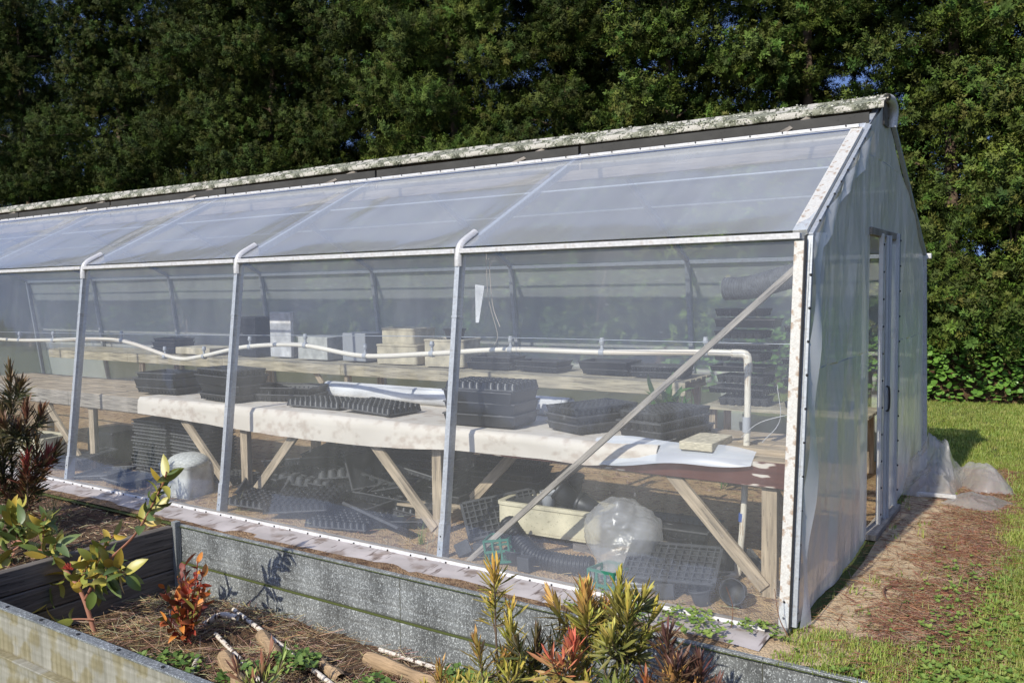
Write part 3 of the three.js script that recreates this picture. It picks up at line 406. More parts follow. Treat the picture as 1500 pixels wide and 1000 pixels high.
for (const [k, x, y, z, t, tx, tz, l, f] of [['bin', -4.30, 0.15, -0.52, 0.15, 0.05, 0.06, 'black walled tray at the back left of the tumbled heap', false], ['ribbed', -4.02, 0.10, -0.60, -0.2, 0.1, 0.1, 'black ribbed tray buried in the tumbled heap', false], ['cell', -4.20, 0.06, -0.02, 0.25, 0.05, 0.05, 'upturned cell tray at the left front of the tumbled heap', true], ['ribbed', -3.62, 0.06, -0.55, 0.3, 0.0, 0.1, 'ribbed tray lying flat beneath the striped stack edge', false], ['cell', -3.75, 0.13, 0.02, 0.3, 0.25, -0.12, 'upturned cell tray tilting at the front of the heap', true], ['bin', -3.42, 0.07, -0.30, -0.25, 0.12, 0.0, 'black walled tray at the right of the tumbled heap', false], ['ribbed', -3.05, 0.03, -0.18, 0.5, 0.0, 0.0, 'ribbed tray lying flat before the little pallet', false], ['bin', -2.72, 0.20, -1.05, 0.2, 0.1, 0.0, 'black walled tray behind the loose stack', false], ['cell', -5.35, 0.03, -0.5, 0.1, 0.0, 0.0, 'cell tray on the floor right of the big stacks', false], ['ribbed', -1.25, 0.05, -0.75, 0.4, 0.1, 0.2, 'ribbed tray on the floor behind the plastic bag', false], ['flat', -0.62, 0.03, -0.45, 0.6, 0.05, 0.05, 'thin tray lying behind the plug tray', false], ['flat', -2.0, 0.03, -0.72, 0.3, 0.05, 0.0, 'thin tray lying behind the cream trough', false], ['bin', -7.2, 0.05, -0.1, 0.2, 0.1, 0.1, 'black walled tray at the far left under the bench', false], ['cell', -6.9, 0.13, -0.15, -0.3, 0.2, 0.1, 'cell tray on top of the far left tray', false]]) tray(k, [x, y + (f ? HH[k] : 0), z], t, l, undefined, [tx, tz], f);
for (let i = 0; i < 12; i++) tray(['ribbed', 'cell', 'bin', 'big', 'ribbed', 'flat'][i % 6], [R(-4.35, -3.0), 0.10 + 0.022 * i, R(-0.75, -0.30)], R(-0.6, 0.6), 'black tray tumbled about in the heap under the bench', 'trays tumbled in the heap', [R(-0.3, 0.3), R(-0.3, 0.3)], i % 4 === 1);
for (let i = 0; i < 6; i++) tray(['bin', 'ribbed', 'cell'][i % 3], [-2.42 + R(-0.03, 0.03), 0.03 + i * 0.075, -0.86 + R(-0.03, 0.03)], 0.1 + R(-0.1, 0.1), `black tray, ${i === 5 ? 'topmost' : nth[i]} in the shaded stack behind the second post`, 'shaded stack behind the second post', [R(-0.04, 0.04), R(-0.04, 0.04)]);
single('plastic_board', bar(V(-3.24, 0.16, 0.0), V(-2.66, 0.07, 0.06), 0.02, 0.26, V(0, 0.5, 1)), M.blackDust, 'flat dark grey board lying on the tumbled trays', 'board');

{ const p = thing('small_pallet', 'little timber pallet under the loose tray stack', 'pallet', [-2.95, 0, -0.6], 0.1);
  for (let i = 0; i < 5; i++) part('slat', [bar(V(-0.32, 0.125, -0.22 + i * 0.11), V(0.32, 0.125, -0.22 + i * 0.11), 0.02, 0.085)], M.wood, p);
  for (const x of [-0.27, 0, 0.27]) part('runner', [bar(V(x, 0.06, -0.25), V(x, 0.06, 0.25), 0.11, 0.05, V(1, 0, 0))], M.wood, p); }

// open bins: pale ones
function openBin(name, label, at, turn, L, D, H, mat, inside) {
  const b = thing(name, label, 'bin', at, turn), t = 0.018, w = [];
  const rr = (s, yb, yt, ex) => { const sh = new THREE.Shape(); const hw = L / 2, hd = D / 2, r = 0.05; sh.moveTo(-hw + r, -hd); sh.lineTo(hw - r, -hd); sh.quadraticCurveTo(hw, -hd, hw, -hd + r); sh.lineTo(hw, hd - r); sh.quadraticCurveTo(hw, hd, hw - r, hd); sh.lineTo(-hw + r, hd); sh.quadraticCurveTo(-hw, hd, -hw, hd - r); sh.lineTo(-hw, -hd + r); sh.quadraticCurveTo(-hw, -hd, -hw + r, -hd);
    const hole = new THREE.Path(); const q = t; hole.moveTo(-hw + r, -hd + q); hole.lineTo(-hw + q, -hd + r); hole.lineTo(-hw + q, hd - r); hole.lineTo(-hw + r, hd - q); hole.lineTo(hw - r, hd - q); hole.lineTo(hw - q, hd - r); hole.lineTo(hw - q, -hd + r); hole.lineTo(hw - r, -hd + q); hole.closePath(); if (s) sh.holes.push(hole);
    const g = new THREE.ExtrudeGeometry(sh, { depth: yt - yb, bevelEnabled: true, bevelSize: ex, bevelThickness: 0.004, bevelSegments: 2 }); g.rotateX(-Math.PI / 2).translate(0, yb, 0); return muv(g); };
  part('wall', [rr(true, 0.02, H, 0.003)], mat, b); part('floor', [rr(false, 0.005, 0.02, 0)], mat, b); part('rim', [rr(true, H, H + 0.018, 0.012)], mat, b);
  if (inside) part('filling', [muv(grid(14, 8, (u, v) => [lerp(-1, 1, u) * (L / 2 - 0.025), H - 0.03 + 0.06 * fbm(u * 5, v * 4, 1 << 20, 3, at[0] * 9 | 0), lerp(-1, 1, v) * (D / 2 - 0.025)]))], inside, b); return b;
}
openBin('cream_trough', 'long cream plastic trough of old pots behind the diagonal brace', [-1.74, 0.10, -0.40], 0.05, 0.76, 0.30, 0.18, M.creamP, M.blackDust);
single('trough_brick', [box(0.2, 0.09, 0.25, -1.98, 0.055, -0.40, 0.006), box(0.2, 0.09, 0.25, -1.46, 0.055, -0.42, 0.006)].map((g) => muv(g)), M.oldWood, 'dark timber blocks that carry the cream trough', 'block');
openBin('pale_bin', 'pale square bin with a sagging bag on top beside the big tray stack', [-5.22, 0.012, 0.0], 0.1, 0.36, 0.30, 0.26, M.paleBag, M.paleBag);
openBin('pale_bin', 'low cream bin filled with dark trays at the far left of the bench', [-7.9, 0.10, -0.15], 0.1, 0.55, 0.36, 0.16, M.creamP, M.blackP);
single('crumpled_liner', muv(mergeVertices(new THREE.IcosahedronGeometry(1, 5))).scale(0.19, 0.075, 0.16).translate(-5.2, 0.30, -0.01), M.paleBag, 'crumpled pale liner bulging from the square bin', 'liner');

// pots
function pot(at, r, h, label, mat, tilt, group) { const p = thing('plant_pot', label, 'pot', at, 0, group); p.rotation.set(...(tilt || [0, 0, 0])); const pr = [[0, 0], [r * 0.72, 0], [r * 0.95, h * 0.86], [r * 1.06, h * 0.86], [r * 1.08, h], [r * 0.98, h], [r * 0.9, h * 0.84], [r * 0.68, 0.012], [0, 0.012]].map((q) => new THREE.Vector2(...q)); part('body', [new THREE.LatheGeometry(pr.slice(0, 3).concat(pr.slice(6)), 20)], mat, p); part('rim', [new THREE.LatheGeometry(pr.slice(2, 7), 20)], mat, p); return p; }
pot([-1.98, 0.012, -0.95], 0.13, 0.34, 'tall black pot standing behind the cream trough', M.blackP, null);
pot([-1.62, 0.30, -0.44], 0.085, 0.15, 'black pot tipped over in the cream trough', M.blackP, [0.3, 0, 0.9]);
pot([-1.44, 0.27, -0.42], 0.08, 0.14, 'black pot lying at the right end of the cream trough', M.blackP, [0, 0, 1.3]);
pot([-1.78, 0.28, -0.36], 0.055, 0.10, 'small grey pot upright in the cream trough', M.greyP, null);
pot([-1.58, 0.012, 0.02], 0.10, 0.15, 'grey pot lying on its side beneath the cream trough', M.blackDust, [0, 0.4, 1.45]);
pot([-1.46, 0.012, 0.08], 0.08, 0.12, 'dusty pot upturned beside the black duct', M.blackDust, [Math.PI, 0, 0]); 
pot([-0.34, 0.085, 0.02], 0.068, 0.11, 'grey pot on its side at the riser pipe foot', M.blackDust, [1.35, 0.5, 0.0]);
pot([-0.86, 0.012, 0.12], 0.07, 0.11, 'black pot standing left of the leaning plug tray', M.blackP, null);
pot([-0.62, 0.012, -0.18], 0.075, 0.12, 'black pot standing behind the leaning plug tray', M.blackP, null);
pot([-1.75, 0.012, 0.10], 0.07, 0.10, 'small black pot standing behind the green basket', M.blackP, null);
pot([-0.50, 0.012, 0.14], 0.06, 0.085, 'low dark pot before the leaning plug tray', M.blackDust, [0, 0, 0.2]);
for (let i = 0; i < 9; i++) pot([R(-1.25, -0.52), 0.02, R(-0.75, -0.22)], R(0.06, 0.095), R(0.10, 0.16), 'black pot among the jumble behind the plastic bag', M.blackP, [R(-0.2, 0.2), 0, i % 3 ? R(-0.2, 0.2) : 1.2], 'pots jumbled behind the bag');
for (const [i, p] of [[-2.02, 0.0, 0.07], [-2.14, 0.0, 0.13], [-1.62, 0.0, 0.16], [-0.72, 0.0, 0.15]].entries()) single('square_pot', muv(box(0.10, 0.09, 0.10, 0, 0, 0, 0.008)).rotateY(i * 0.7).rotateZ(i === 1 ? 0.5 : 0.06).translate(p[0], 0.06, p[2]), M.blackDust, ['upturned square grey pot behind the diagonal brace foot', 'square grey pot tipped against the second post', 'upturned square grey pot below the black duct', 'upturned square grey pot before the plug tray'][i], 'pot');

{ // black corrugated duct
  const c = curve([V(-1.90, 0.22, -0.04), V(-1.80, 0.17, 0.02), V(-1.62, 0.09, 0.09), V(-1.40, 0.075, 0.10), V(-1.22, 0.08, 0.07)]);
  single('corrugated_duct', vtube(c, (t) => 0.058 + 0.006 * Math.sin(t * 2 * Math.PI * 30), 240, 14), M.blackP, 'black corrugated drain pipe lying in front of the cream trough', 'pipe');
  const d = curve([V(-0.62, 1.73, -0.55), V(-0.45, 1.74, -0.54), V(-0.2, 1.80, -0.50), V(-0.04, 1.82, -0.48)]);
  single('flexible_duct', vtube(d, (t) => 0.068 + 0.004 * Math.sin(t * 2 * Math.PI * 34), 240, 16), M.ductP, 'grey ribbed flexible duct poking in near the top corner', 'duct');
}
{ // green basket and green net tray
  for (const [at, ry, rz, s, l] of [[[-1.86, 0.10, 0.10], 0.3, 0.15, 1, 'small green plastic basket beside the black drain pipe'], [[-1.04, 0.05, 0.17], -0.2, 0.05, 1.15, 'green net basket under the plastic bag near the batten']]) {
    const b = thing('green_basket', l, 'basket', at, ry); b.rotation.z = rz; b.scale.setScalar(s); const w = 0.16, h = 0.15, f = [];
    part('base', [box(w, 0.006, w, 0, -h / 2, 0, 0)], M.greenP, b);
    for (const [dx, dz] of [[0, 1], [0, -1], [1, 0], [-1, 0]]) { const g = []; for (let i = 0; i <= 3; i++) { const o = -w / 2 + (w * i) / 3; g.push(dx ? box(0.008, h, 0.014, dx * w / 2, 0, o, 0) : box(0.014, h, 0.008, o, 0, dz * w / 2, 0)); } for (const y of [-0.07, 0, 0.07]) g.push(dx ? box(0.009, 0.014, w, dx * w / 2, y, 0, 0) : box(w, 0.014, 0.009, 0, y, dz * w / 2, 0)); part('side_lattice', g, M.greenP, b); }
  }
}
// crumpled clear bag
function crumple(rx, ry, rz, s, det = 24) { const g = mergeVertices(new THREE.IcosahedronGeometry(1, det).deleteAttribute('normal').deleteAttribute('uv')), p = g.attributes.position; for (let i = 0; i < p.count; i++) { const v = V(p.getX(i), p.getY(i), p.getZ(i)); const a = fbm(v.x * 1.6 + s, v.y * 1.6 + v.z * 1.3 + s, 1 << 20, 3, s), r = Math.abs(fbm(v.x * 3 + v.z * 2 + s, v.y * 3 - v.z * 2, 1 << 20, 3, s + 3) - 0.5); const f2 = Math.abs(2 * fbm(v.x * 1.2 + v.y * 2.6 + s, v.z * 1.1 + v.y * 0.7 + s, 1 << 20, 2, s + 6) - 1); const pl = Math.abs(Math.sin(Math.atan2(v.y, v.x) * 5 + 4 * a + v.z * 2)); const k = (0.72 + 0.26 * a + 0.22 * ridged(v.x * 0.9 + v.z * 0.6 + s, v.y * 0.9 - v.z * 0.5 + s, s + 4)) * (1 - 0.10 * sm(0.2, 1, v.y)); p.setXYZ(i, v.x * k * rx, Math.max(-0.75, v.y * k) * ry, v.z * k * rz); } g.computeVertexNormals(); return clean(g); }
single('plastic_bag', crumple(0.25, 0.25, 0.20, 5, 24).translate(-1.08, 0.27, -0.06), M.bag, 'crumpled clear plastic bag ballooning on the floor in the end bay', 'plastic bag');
single('plastic_sheet', crumple(0.26, 0.07, 0.20, 12, 16).translate(-0.98, 0.06, 0.02), M.bag, 'flat crumpled clear sheet under the plastic bag', 'plastic sheet');
single('cardboard_block', muv(box(0.22, 0.10, 0.16, -0.98, 0.06, -0.62, 0.006)), M.greyWood, 'grey block under the ribbed tray behind the bag', 'block');
single('dark_bin', muv(box(0.46, 0.34, 0.4, -7.15, 0.18, -0.55, 0.02)), M.blackP, 'big dark crate in the shade left of the tray stacks', 'crate');
single('dark_bin', muv(box(0.40, 0.30, 0.4, -3.35, 0.16, -1.2, 0.02)), M.blackP, 'dark crate in the shade behind the loose tray stack', 'crate');

// ---------------------------------------------------------------- irrigation pipe, wire, hanging tag
{
  const z = -0.33, irr = thing('irrigation_pipe', 'cream plastic irrigation pipe with risers sagging above the front bench', 'pipe');
  const px = [[-0.42, 1.355], [-0.68, 1.355], [-1.36, 1.336], [-2.07, 1.333], [-2.76, 1.283], [-3.44, 1.246], [-4.12, 1.313], [-4.80, 1.278], [-5.42, 1.175], [-5.81, 1.150], [-6.72, 1.295], [-8.0, 1.267], [-8.73, 1.252], [-10.5, 1.27], [-13, 1.25]];
  part('main_pipe', [tube(curve(px.map((p) => V(p[0], p[1], z)), 0.45), 0.019, 200, 12)], M.pvc, irr);
  part('elbow', [vtube([V(-0.50, 1.355, z), V(-0.44, 1.355, z), V(-0.413, 1.345, z), V(-0.405, 1.31, z), V(-0.405, 1.25, z)], () => 0.025, 16, 12)], M.pvc, irr);
  part('riser', [tube([V(-0.405, 1.26, z), V(-0.41, 0.9, z), V(-0.43, 0.4, z), V(-0.46, 0.05, z + 0.005)], 0.019, 24, 12)], M.pvc, irr);
  part('coupling', [tube([V(-0.412, 0.99, z), V(-0.413, 0.90, z)], 0.024, 4, 12)], M.greyP, irr);
  part('coupling', [tube([V(-0.437, 0.42, z), V(-0.439, 0.37, z)], 0.0205, 4, 12)], M.blueTape, irr).userData.label = 'band of blue tape round the riser';
  part('foot_elbow', [vtube([V(-0.455, 0.12, z), V(-0.47, 0.05, z), V(-0.55, 0.035, z + 0.02), V(-0.66, 0.03, z + 0.05)], () => 0.024, 14, 10)], M.pvc, irr);
  const at = [-0.66, -1.35, -2.05, -2.74, -3.40, -4.06, -4.74, -5.37, -5.95, -6.64, -7.9, -8.6];
  const yAt = (x) => { for (let i = 0; i < px.length - 1; i++) if (x <= px[i][0] && x >= px[i + 1][0]) { const t = (px[i][0] - x) / (px[i][0] - px[i + 1][0]), u = t * t * (3 - 2 * t); return lerp(px[i][1], px[i + 1][1], u); } return 1.3; };
  for (const x of at) { const y = yAt(x), s = part('sprinkler', [new THREE.CylinderGeometry(0.024, 0.024, 0.035, 10).rotateZ(Math.PI / 2).translate(x, y, z), new THREE.CylinderGeometry(0.009, 0.012, 0.04, 8).translate(x, y + 0.035, z)], M.greyP, irr); part('nozzle_head', [new THREE.CylinderGeometry(0.020, 0.016, 0.018, 8).translate(x, y + 0.062, z), new THREE.CylinderGeometry(0.014, 0.018, 0.022, 8).translate(x, y + 0.082, z)], M.greyP, s); }
  single('wire', tube([V(-0.05, 1.425, -0.22), V(-2.6, 1.418, -0.22), V(-6, 1.37, -0.22), V(-11, 1.33, -0.22)], 0.0025, 60, 4), M.galv, 'thin taut wire above the irrigation pipe', 'wire');
  single('plant_tag', muv(new THREE.ExtrudeGeometry((() => { const s = new THREE.Shape(); s.moveTo(-0.03, 0.25); s.lineTo(0.045, 0.24); s.lineTo(-0.005, 0); s.lineTo(-0.03, 0); s.closePath(); return s; })(), { depth: 0.003, bevelEnabled: false })).translate(-2.10, 1.53, -0.04), M.foam, 'white plastic tag hanging beside the second post', 'tag');
  single('hanging_string', [tube([V(-2.08, 1.98, -0.1), V(-2.07, 1.7, -0.1), V(-2.0, 1.45, -0.1), V(-2.03, 1.38, -0.1)], 0.0022, 20, 4), tube([V(-2.06, 1.95, -0.1), V(-2.05, 1.65, -0.12), V(-1.98, 1.5, -0.1)], 0.003, 20, 4)], M.deadTwig, 'thin string hanging inside next to the white tag', 'string');
  single('hanging_string', [tube([V(-0.10, 1.05, -0.2), V(-0.3, 0.98, -0.22), V(-0.42, 0.88, -0.26)], 0.002, 20, 4), tube([V(-0.2, 1.2, -0.2), V(-0.19, 1.0, -0.22), V(-0.3, 0.86, -0.26)], 0.002, 20, 4)], M.foam, 'pale string looped beside the riser pipe', 'string');
}

// ---------------------------------------------------------------- things on and around the rear bench
const ry = 0.845;
{
  const bx = (x, w, h, d, z, m, l, n = 'foam_box') => single(n, muv(box(w, h, d, x, ry + h / 2 + 0.004, z, 0.012)), m, l, 'box');
  bx(-7.95, 0.42, 0.62, 0.06, -3.5, M.foam, 'upright white foam panel on the rear bench', 'foam_slab'); bx(-8.6, 0.5, 0.55, 0.45, -3.6, M.blackP, 'tall dark box beside the white foam panel', 'dark_box');
  bx(-7.2, 0.55, 0.30, 0.4, -3.55, M.paleBag, 'low grey box right of the white foam panel', 'grey_box'); bx(-6.5, 0.4, 0.36, 0.4, -3.6, M.greyP, 'grey tub between the pale boxes on the rear bench', 'grey_box');
  openBin('foam_box', 'cream foam box on the rear bench near the second post', [-5.75, ry, -3.55], 0.05, 0.62, 0.42, 0.22, M.creamFoam, M.creamFoam);
  openBin('foam_box', 'cream foam box stacked on another on the rear bench', [-5.72, ry + 0.24, -3.56], -0.1, 0.56, 0.40, 0.18, M.creamFoam, M.creamFoam);
  openBin('foam_box', 'cream foam box holding a dark pot on the rear bench', [-5.0, ry, -3.52], 0.08, 0.55, 0.42, 0.30, M.creamFoam, M.blackP);
  bx(-9.6, 0.8, 0.10, 0.5, -3.5, M.creamFoam, 'flat cream foam slab at the left of the rear bench', 'foam_slab');
  pot([-4.95, ry + 0.30, -3.5], 0.13, 0.14, 'dark pot sitting in a cream foam box', M.blackP, null);
  stack(['bin', 'ribbed'], -4.35, ry, -3.5, 0.05, 'the low stack right of the foam boxes', 'trays stacked on the rear bench'); stack(['ribbed', 'ribbed'], -3.72, ry, -3.5, -0.05, 'the low stack in the middle of the rear bench', 'trays stacked on the rear bench'); stack(['ribbed', 'bin'], -2.9, ry, -3.52, 0.0, 'the low stack before the green weeds', 'trays stacked on the rear bench'); stack(['ribbed', 'cell'], -2.3, ry, -3.5, 0.08, 'the low stack at the right end of the rear bench', 'trays stacked on the rear bench'); stack(['bin', 'bin', 'ribbed'], -10.4, ry, -3.5, 0.0, 'the dark stack at the far left of the rear bench', 'trays stacked on the rear bench');
  const sh = thing('corner_shelf', 'low timber shelf carrying the tall tray stacks in the back corner', 'shelf'); for (let i = 0; i < 4; i++) part('plank', [bar(V(-1.78, 0.60, -3.25 - i * 0.16), V(-0.28, 0.60, -3.25 - i * 0.16), 0.03, 0.14)], M.creamWood, sh); for (const x of [-1.7, -0.36]) for (const z of [-3.3, -3.7]) part('leg', [bar(V(x, 0, z), V(x, 0.585, z), 0.06, 0.06)], M.wood, sh);
  for (let i = 0; i < 9; i++) { stack([['big', 'cell', 'big', 'ribbed', 'big', 'cell', 'big', 'bin', 'big'][i]], -1.45, 0.62 + i * 0.105, -3.48, R(-0.1, 0.1), 'x', null, 0.03); const o = scene.children[scene.children.length - 1]; o.userData.label = i === 8 ? 'dusty black tray on top of the left corner stack' : `dusty black tray, ${nth[i]}${i ? ' from below' : ''} in the left stack of the back corner`; o.userData.group = 'left corner tray stack'; }
  for (let i = 0; i < 8; i++) { stack([['cell', 'big', 'bin', 'big', 'cell', 'big', 'big', 'cell'][i]], -0.78, 0.62 + i * 0.100, -3.50, R(-0.1, 0.1), 'x', null, 0.03); const o = scene.children[scene.children.length - 1]; o.userData.label = i === 7 ? 'dusty black tray on top of the right corner stack' : `dusty black tray, ${nth[i]}${i ? ' from below' : ''} in the right stack of the back corner`; o.userData.group = 'right corner tray stack'; }
}

// ---------------------------------------------------------------- raised bed of galvanised panels, sleeper
{
  const bed = thing('raised_bed', 'galvanised steel raised bed sunk in front of the greenhouse', 'raised bed');
  // one ribbed sheet: profile in y with small steps, extruded along x
  const sheet = (x0, x1, y0, y1, z, face, m) => { const n = 24, h = y1 - y0; return muv(grid(Math.max(8, Math.round((x1 - x0) * 10)), n, (u, v) => { const q = (v * h) / 0.062, f = q - Math.floor(q), rib = f < 0.12 ? -0.0045 : f < 0.22 ? 0.002 : 0; return [lerp(x0, x1, u), y0 + h * v, z + face * (rib + 0.004 * (fbm(lerp(x0, x1, u) * 1.5, v * 2) - 0.5))]; }), z); };
  const xs = [-4.46, -2.25, -0.02, 2.2, 4.4];
  for (let i = 0; i < 4; i++) {
    part('rear_panel', [sheet(xs[i] + 0.003, xs[i + 1] - 0.003, -0.27, 0.0, 0.635, 1, M.zinc)], M.zinc, bed); part('rear_panel', [sheet(xs[i] + 0.003, xs[i + 1] - 0.003, -0.62, -0.285, 0.639, 1, M.zinc)], M.zinc, bed);
    part('rear_rim', [bar(V(xs[i], 0.004, 0.626), V(xs[i + 1], 0.004, 0.626), 0.014, 0.03)], M.zinc, bed);
    part('panel_seam', [bar(V(xs[i], -0.277, 0.640), V(xs[i + 1], -0.277, 0.640), 0.012, 0.012)], M.moss, bed);
  }
  for (let i = 0; i < 3; i++) { const a = -6.2 + i * 2.2, b = a + 2.195; part('front_panel', [sheet(a, b, -0.25, -0.006, 2.195, 1, M.tarn)], M.tarn, bed); part('front_panel', [sheet(a, b, -0.58, -0.262, 2.215, 1, M.tarn)], M.tarn, bed); part('front_rim', [bar(V(a, 0.0, 2.178), V(b, 0.0, 2.178), 0.012, 0.055)], M.zinc, bed); part('front_ledge', [bar(V(a, -0.256, 2.21), V(b, -0.256, 2.21), 0.010, 0.05)], M.tarn, bed);
    const s = []; for (let x = a + 0.2; x < b; x += 0.36) s.push(new THREE.CylinderGeometry(0.010, 0.010, 0.006, 8).translate(x, 0.008, 2.18)); part('bolt', s, M.dark, bed).userData.kind = 'stuff'; }
  part('corner_post', [box(0.05, 0.66, 0.05, -4.44, -0.29, 0.66)], M.zinc, bed);
  const sl = thing('timber_sleeper', 'dark weathered timber sleepers dividing the raised bed', 'sleeper');
  for (let i = 0; i < 3; i++) part('sleeper_beam', [bar(V(-4.48 + R(-0.01, 0.01), -0.075 - i * 0.165, 0.67), V(-4.48 + R(-0.01, 0.01), -0.075 - i * 0.165, 2.13), 0.16, 0.07, V(1, 0, 0), 0.012)], M.oldWood, sl);
}
// old pipes, logs, packet on the bed soil
{
  const spk = std({ map: rp(tex(256, (u, v) => { const b = fbm(u * 20, v * 6, 20, 4, 201); return mixc([0.80, 0.77, 0.72], [0.30, 0.24, 0.20], sm(0.60, 0.66, b)); }), 0.5), roughness: 0.6 });
  const pp = (a, b, r, l) => { const g = tube([V(a[0], bedY(a[0], a[1]) + a[2], a[1]), V((a[0] + b[0]) / 2, Math.max(bedY(a[0], a[1]), bedY(b[0], b[1])) + Math.max(a[2], b[2]), (a[1] + b[1]) / 2), V(b[0], bedY(b[0], b[1]) + b[2], b[1])], r, 30, 10); single('old_pipe', muv(g.rotateX(0)), spk, l, 'pipe'); };
  pp([-3.62, 0.80, 0.04], [-1.55, 1.45, 0.035], 0.015, 'long speckled white pipe lying slantwise across the bed');
  pp([-3.42, 1.10, 0.03], [-2.2, 1.60, 0.03], 0.014, 'speckled white pipe lying between the two logs'); pp([-3.22, 1.38, 0.03], [-2.62, 1.95, 0.03], 0.014, 'short speckled pipe lying by the packet'); pp([-2.35, 0.72, 0.03], [-1.2, 0.80, 0.03], 0.013, 'thin pale pipe lying against the rear panel'); pp([-3.6, 1.05, 0.03], [-3.35, 0.98, 0.09], 0.02, 'stub of pale pipe poking from the straw');
  const log = (a, b, r, l) => single('log', muv(vtube([V(a[0], bedY(...a) + r * 0.7, a[1]), V((a[0] + b[0]) / 2, bedY((a[0] + b[0]) / 2, (a[1] + b[1]) / 2) + r * 0.8, (a[1] + b[1]) / 2), V(b[0], bedY(...b) + r * 0.7, b[1])], (t) => (t < 0.02 || t > 0.98 ? r * 0.75 : r * (0.85 + 0.35 * (fbm(t * 7, r * 90) - 0.5) + 0.1 * Math.sin(t * 9))), 40, 9)), std({ map: rp(T.grain, 0.6), c: [0.72, 0.52, 0.32], roughness: 0.95, bumpMap: rp(T.grainB, 0.6), bumpScale: 0.008 }), l, 'log');
  log([-3.12, 0.98], [-2.75, 1.18], 0.05, 'short split log beside the speckled pipe'); log([-3.05, 1.32], [-2.45, 1.62], 0.06, 'brown log half sunk in the bed soil'); log([-2.30, 0.88], [-1.55, 0.98], 0.055, 'long pale log lying before the rear panel'); log([-2.62, 1.02], [-2.25, 1.15], 0.045, 'small log under the long speckled pipe');
  const pk = thing('plastic_packet', 'small pink and blue striped plastic packet on the straw', 'packet', [-3.60, -0.34, 1.25], 0.5); pk.rotation.set(-0.75, 0.35, 0.5);
  const pt = tex(128, (u, v) => { const s = Math.abs(u - 0.33) < 0.03 || Math.abs(u - 0.68) < 0.025; let p = mixc([0.92, 0.62, 0.78], [0.62, 0.74, 0.93], sm(0.35, 0.75, u + 0.3 * (v - 0.5))); if (v > 0.8) p = [0.45, 0.62, 0.85]; if (s) p = [0.16, 0.16, 0.26]; return p; });
  part('wrapper', [grid(10, 14, (u, v) => [lerp(-0.055, 0.055, u), 0.012 * Math.sin(Math.PI * u) * Math.sin(Math.PI * v) + 0.004 * fbm(u * 6, v * 8), lerp(-0.10, 0.10, v), u, v]), grid(10, 14, (u, v) => [lerp(-0.055, 0.055, u), -0.012 * Math.sin(Math.PI * u) * Math.sin(Math.PI * v), lerp(-0.10, 0.10, v), u, v])], std({ map: pt, roughness: 0.35 }), pk);
}

// ---------------------------------------------------------------- leaves and plants
function leafG(L, w, fold = 0.25, droop = 0.2, tipW = 0.45, nv = 5) {    // grows along +y from the origin, upper side to +z
  return grid(2, nv, (u, v) => { const s = u * 2 - 1, wd = w * Math.pow(Math.sin(Math.PI * clamp(0.04 + 0.96 * Math.pow(v, tipW > 0.5 ? 1.5 : 0.8))), 0.8) * 0.5; return [s * wd, L * (v - 0.5 * droop * v * v * v), Math.abs(s) * wd * fold - L * droop * v * v, u, v]; });
}
function tint(g, f) { const p = g.attributes.position, a = new Float32Array(p.count * 3); for (let i = 0; i < p.count; i++) a.set(f(p.getX(i), p.getY(i), p.getZ(i), i), i * 3); g.setAttribute('color', new THREE.BufferAttribute(a, 3)); return g; }
const greenLeaf = (c, r = 0.5) => phy({ c, roughness: r, side: THREE.DoubleSide });
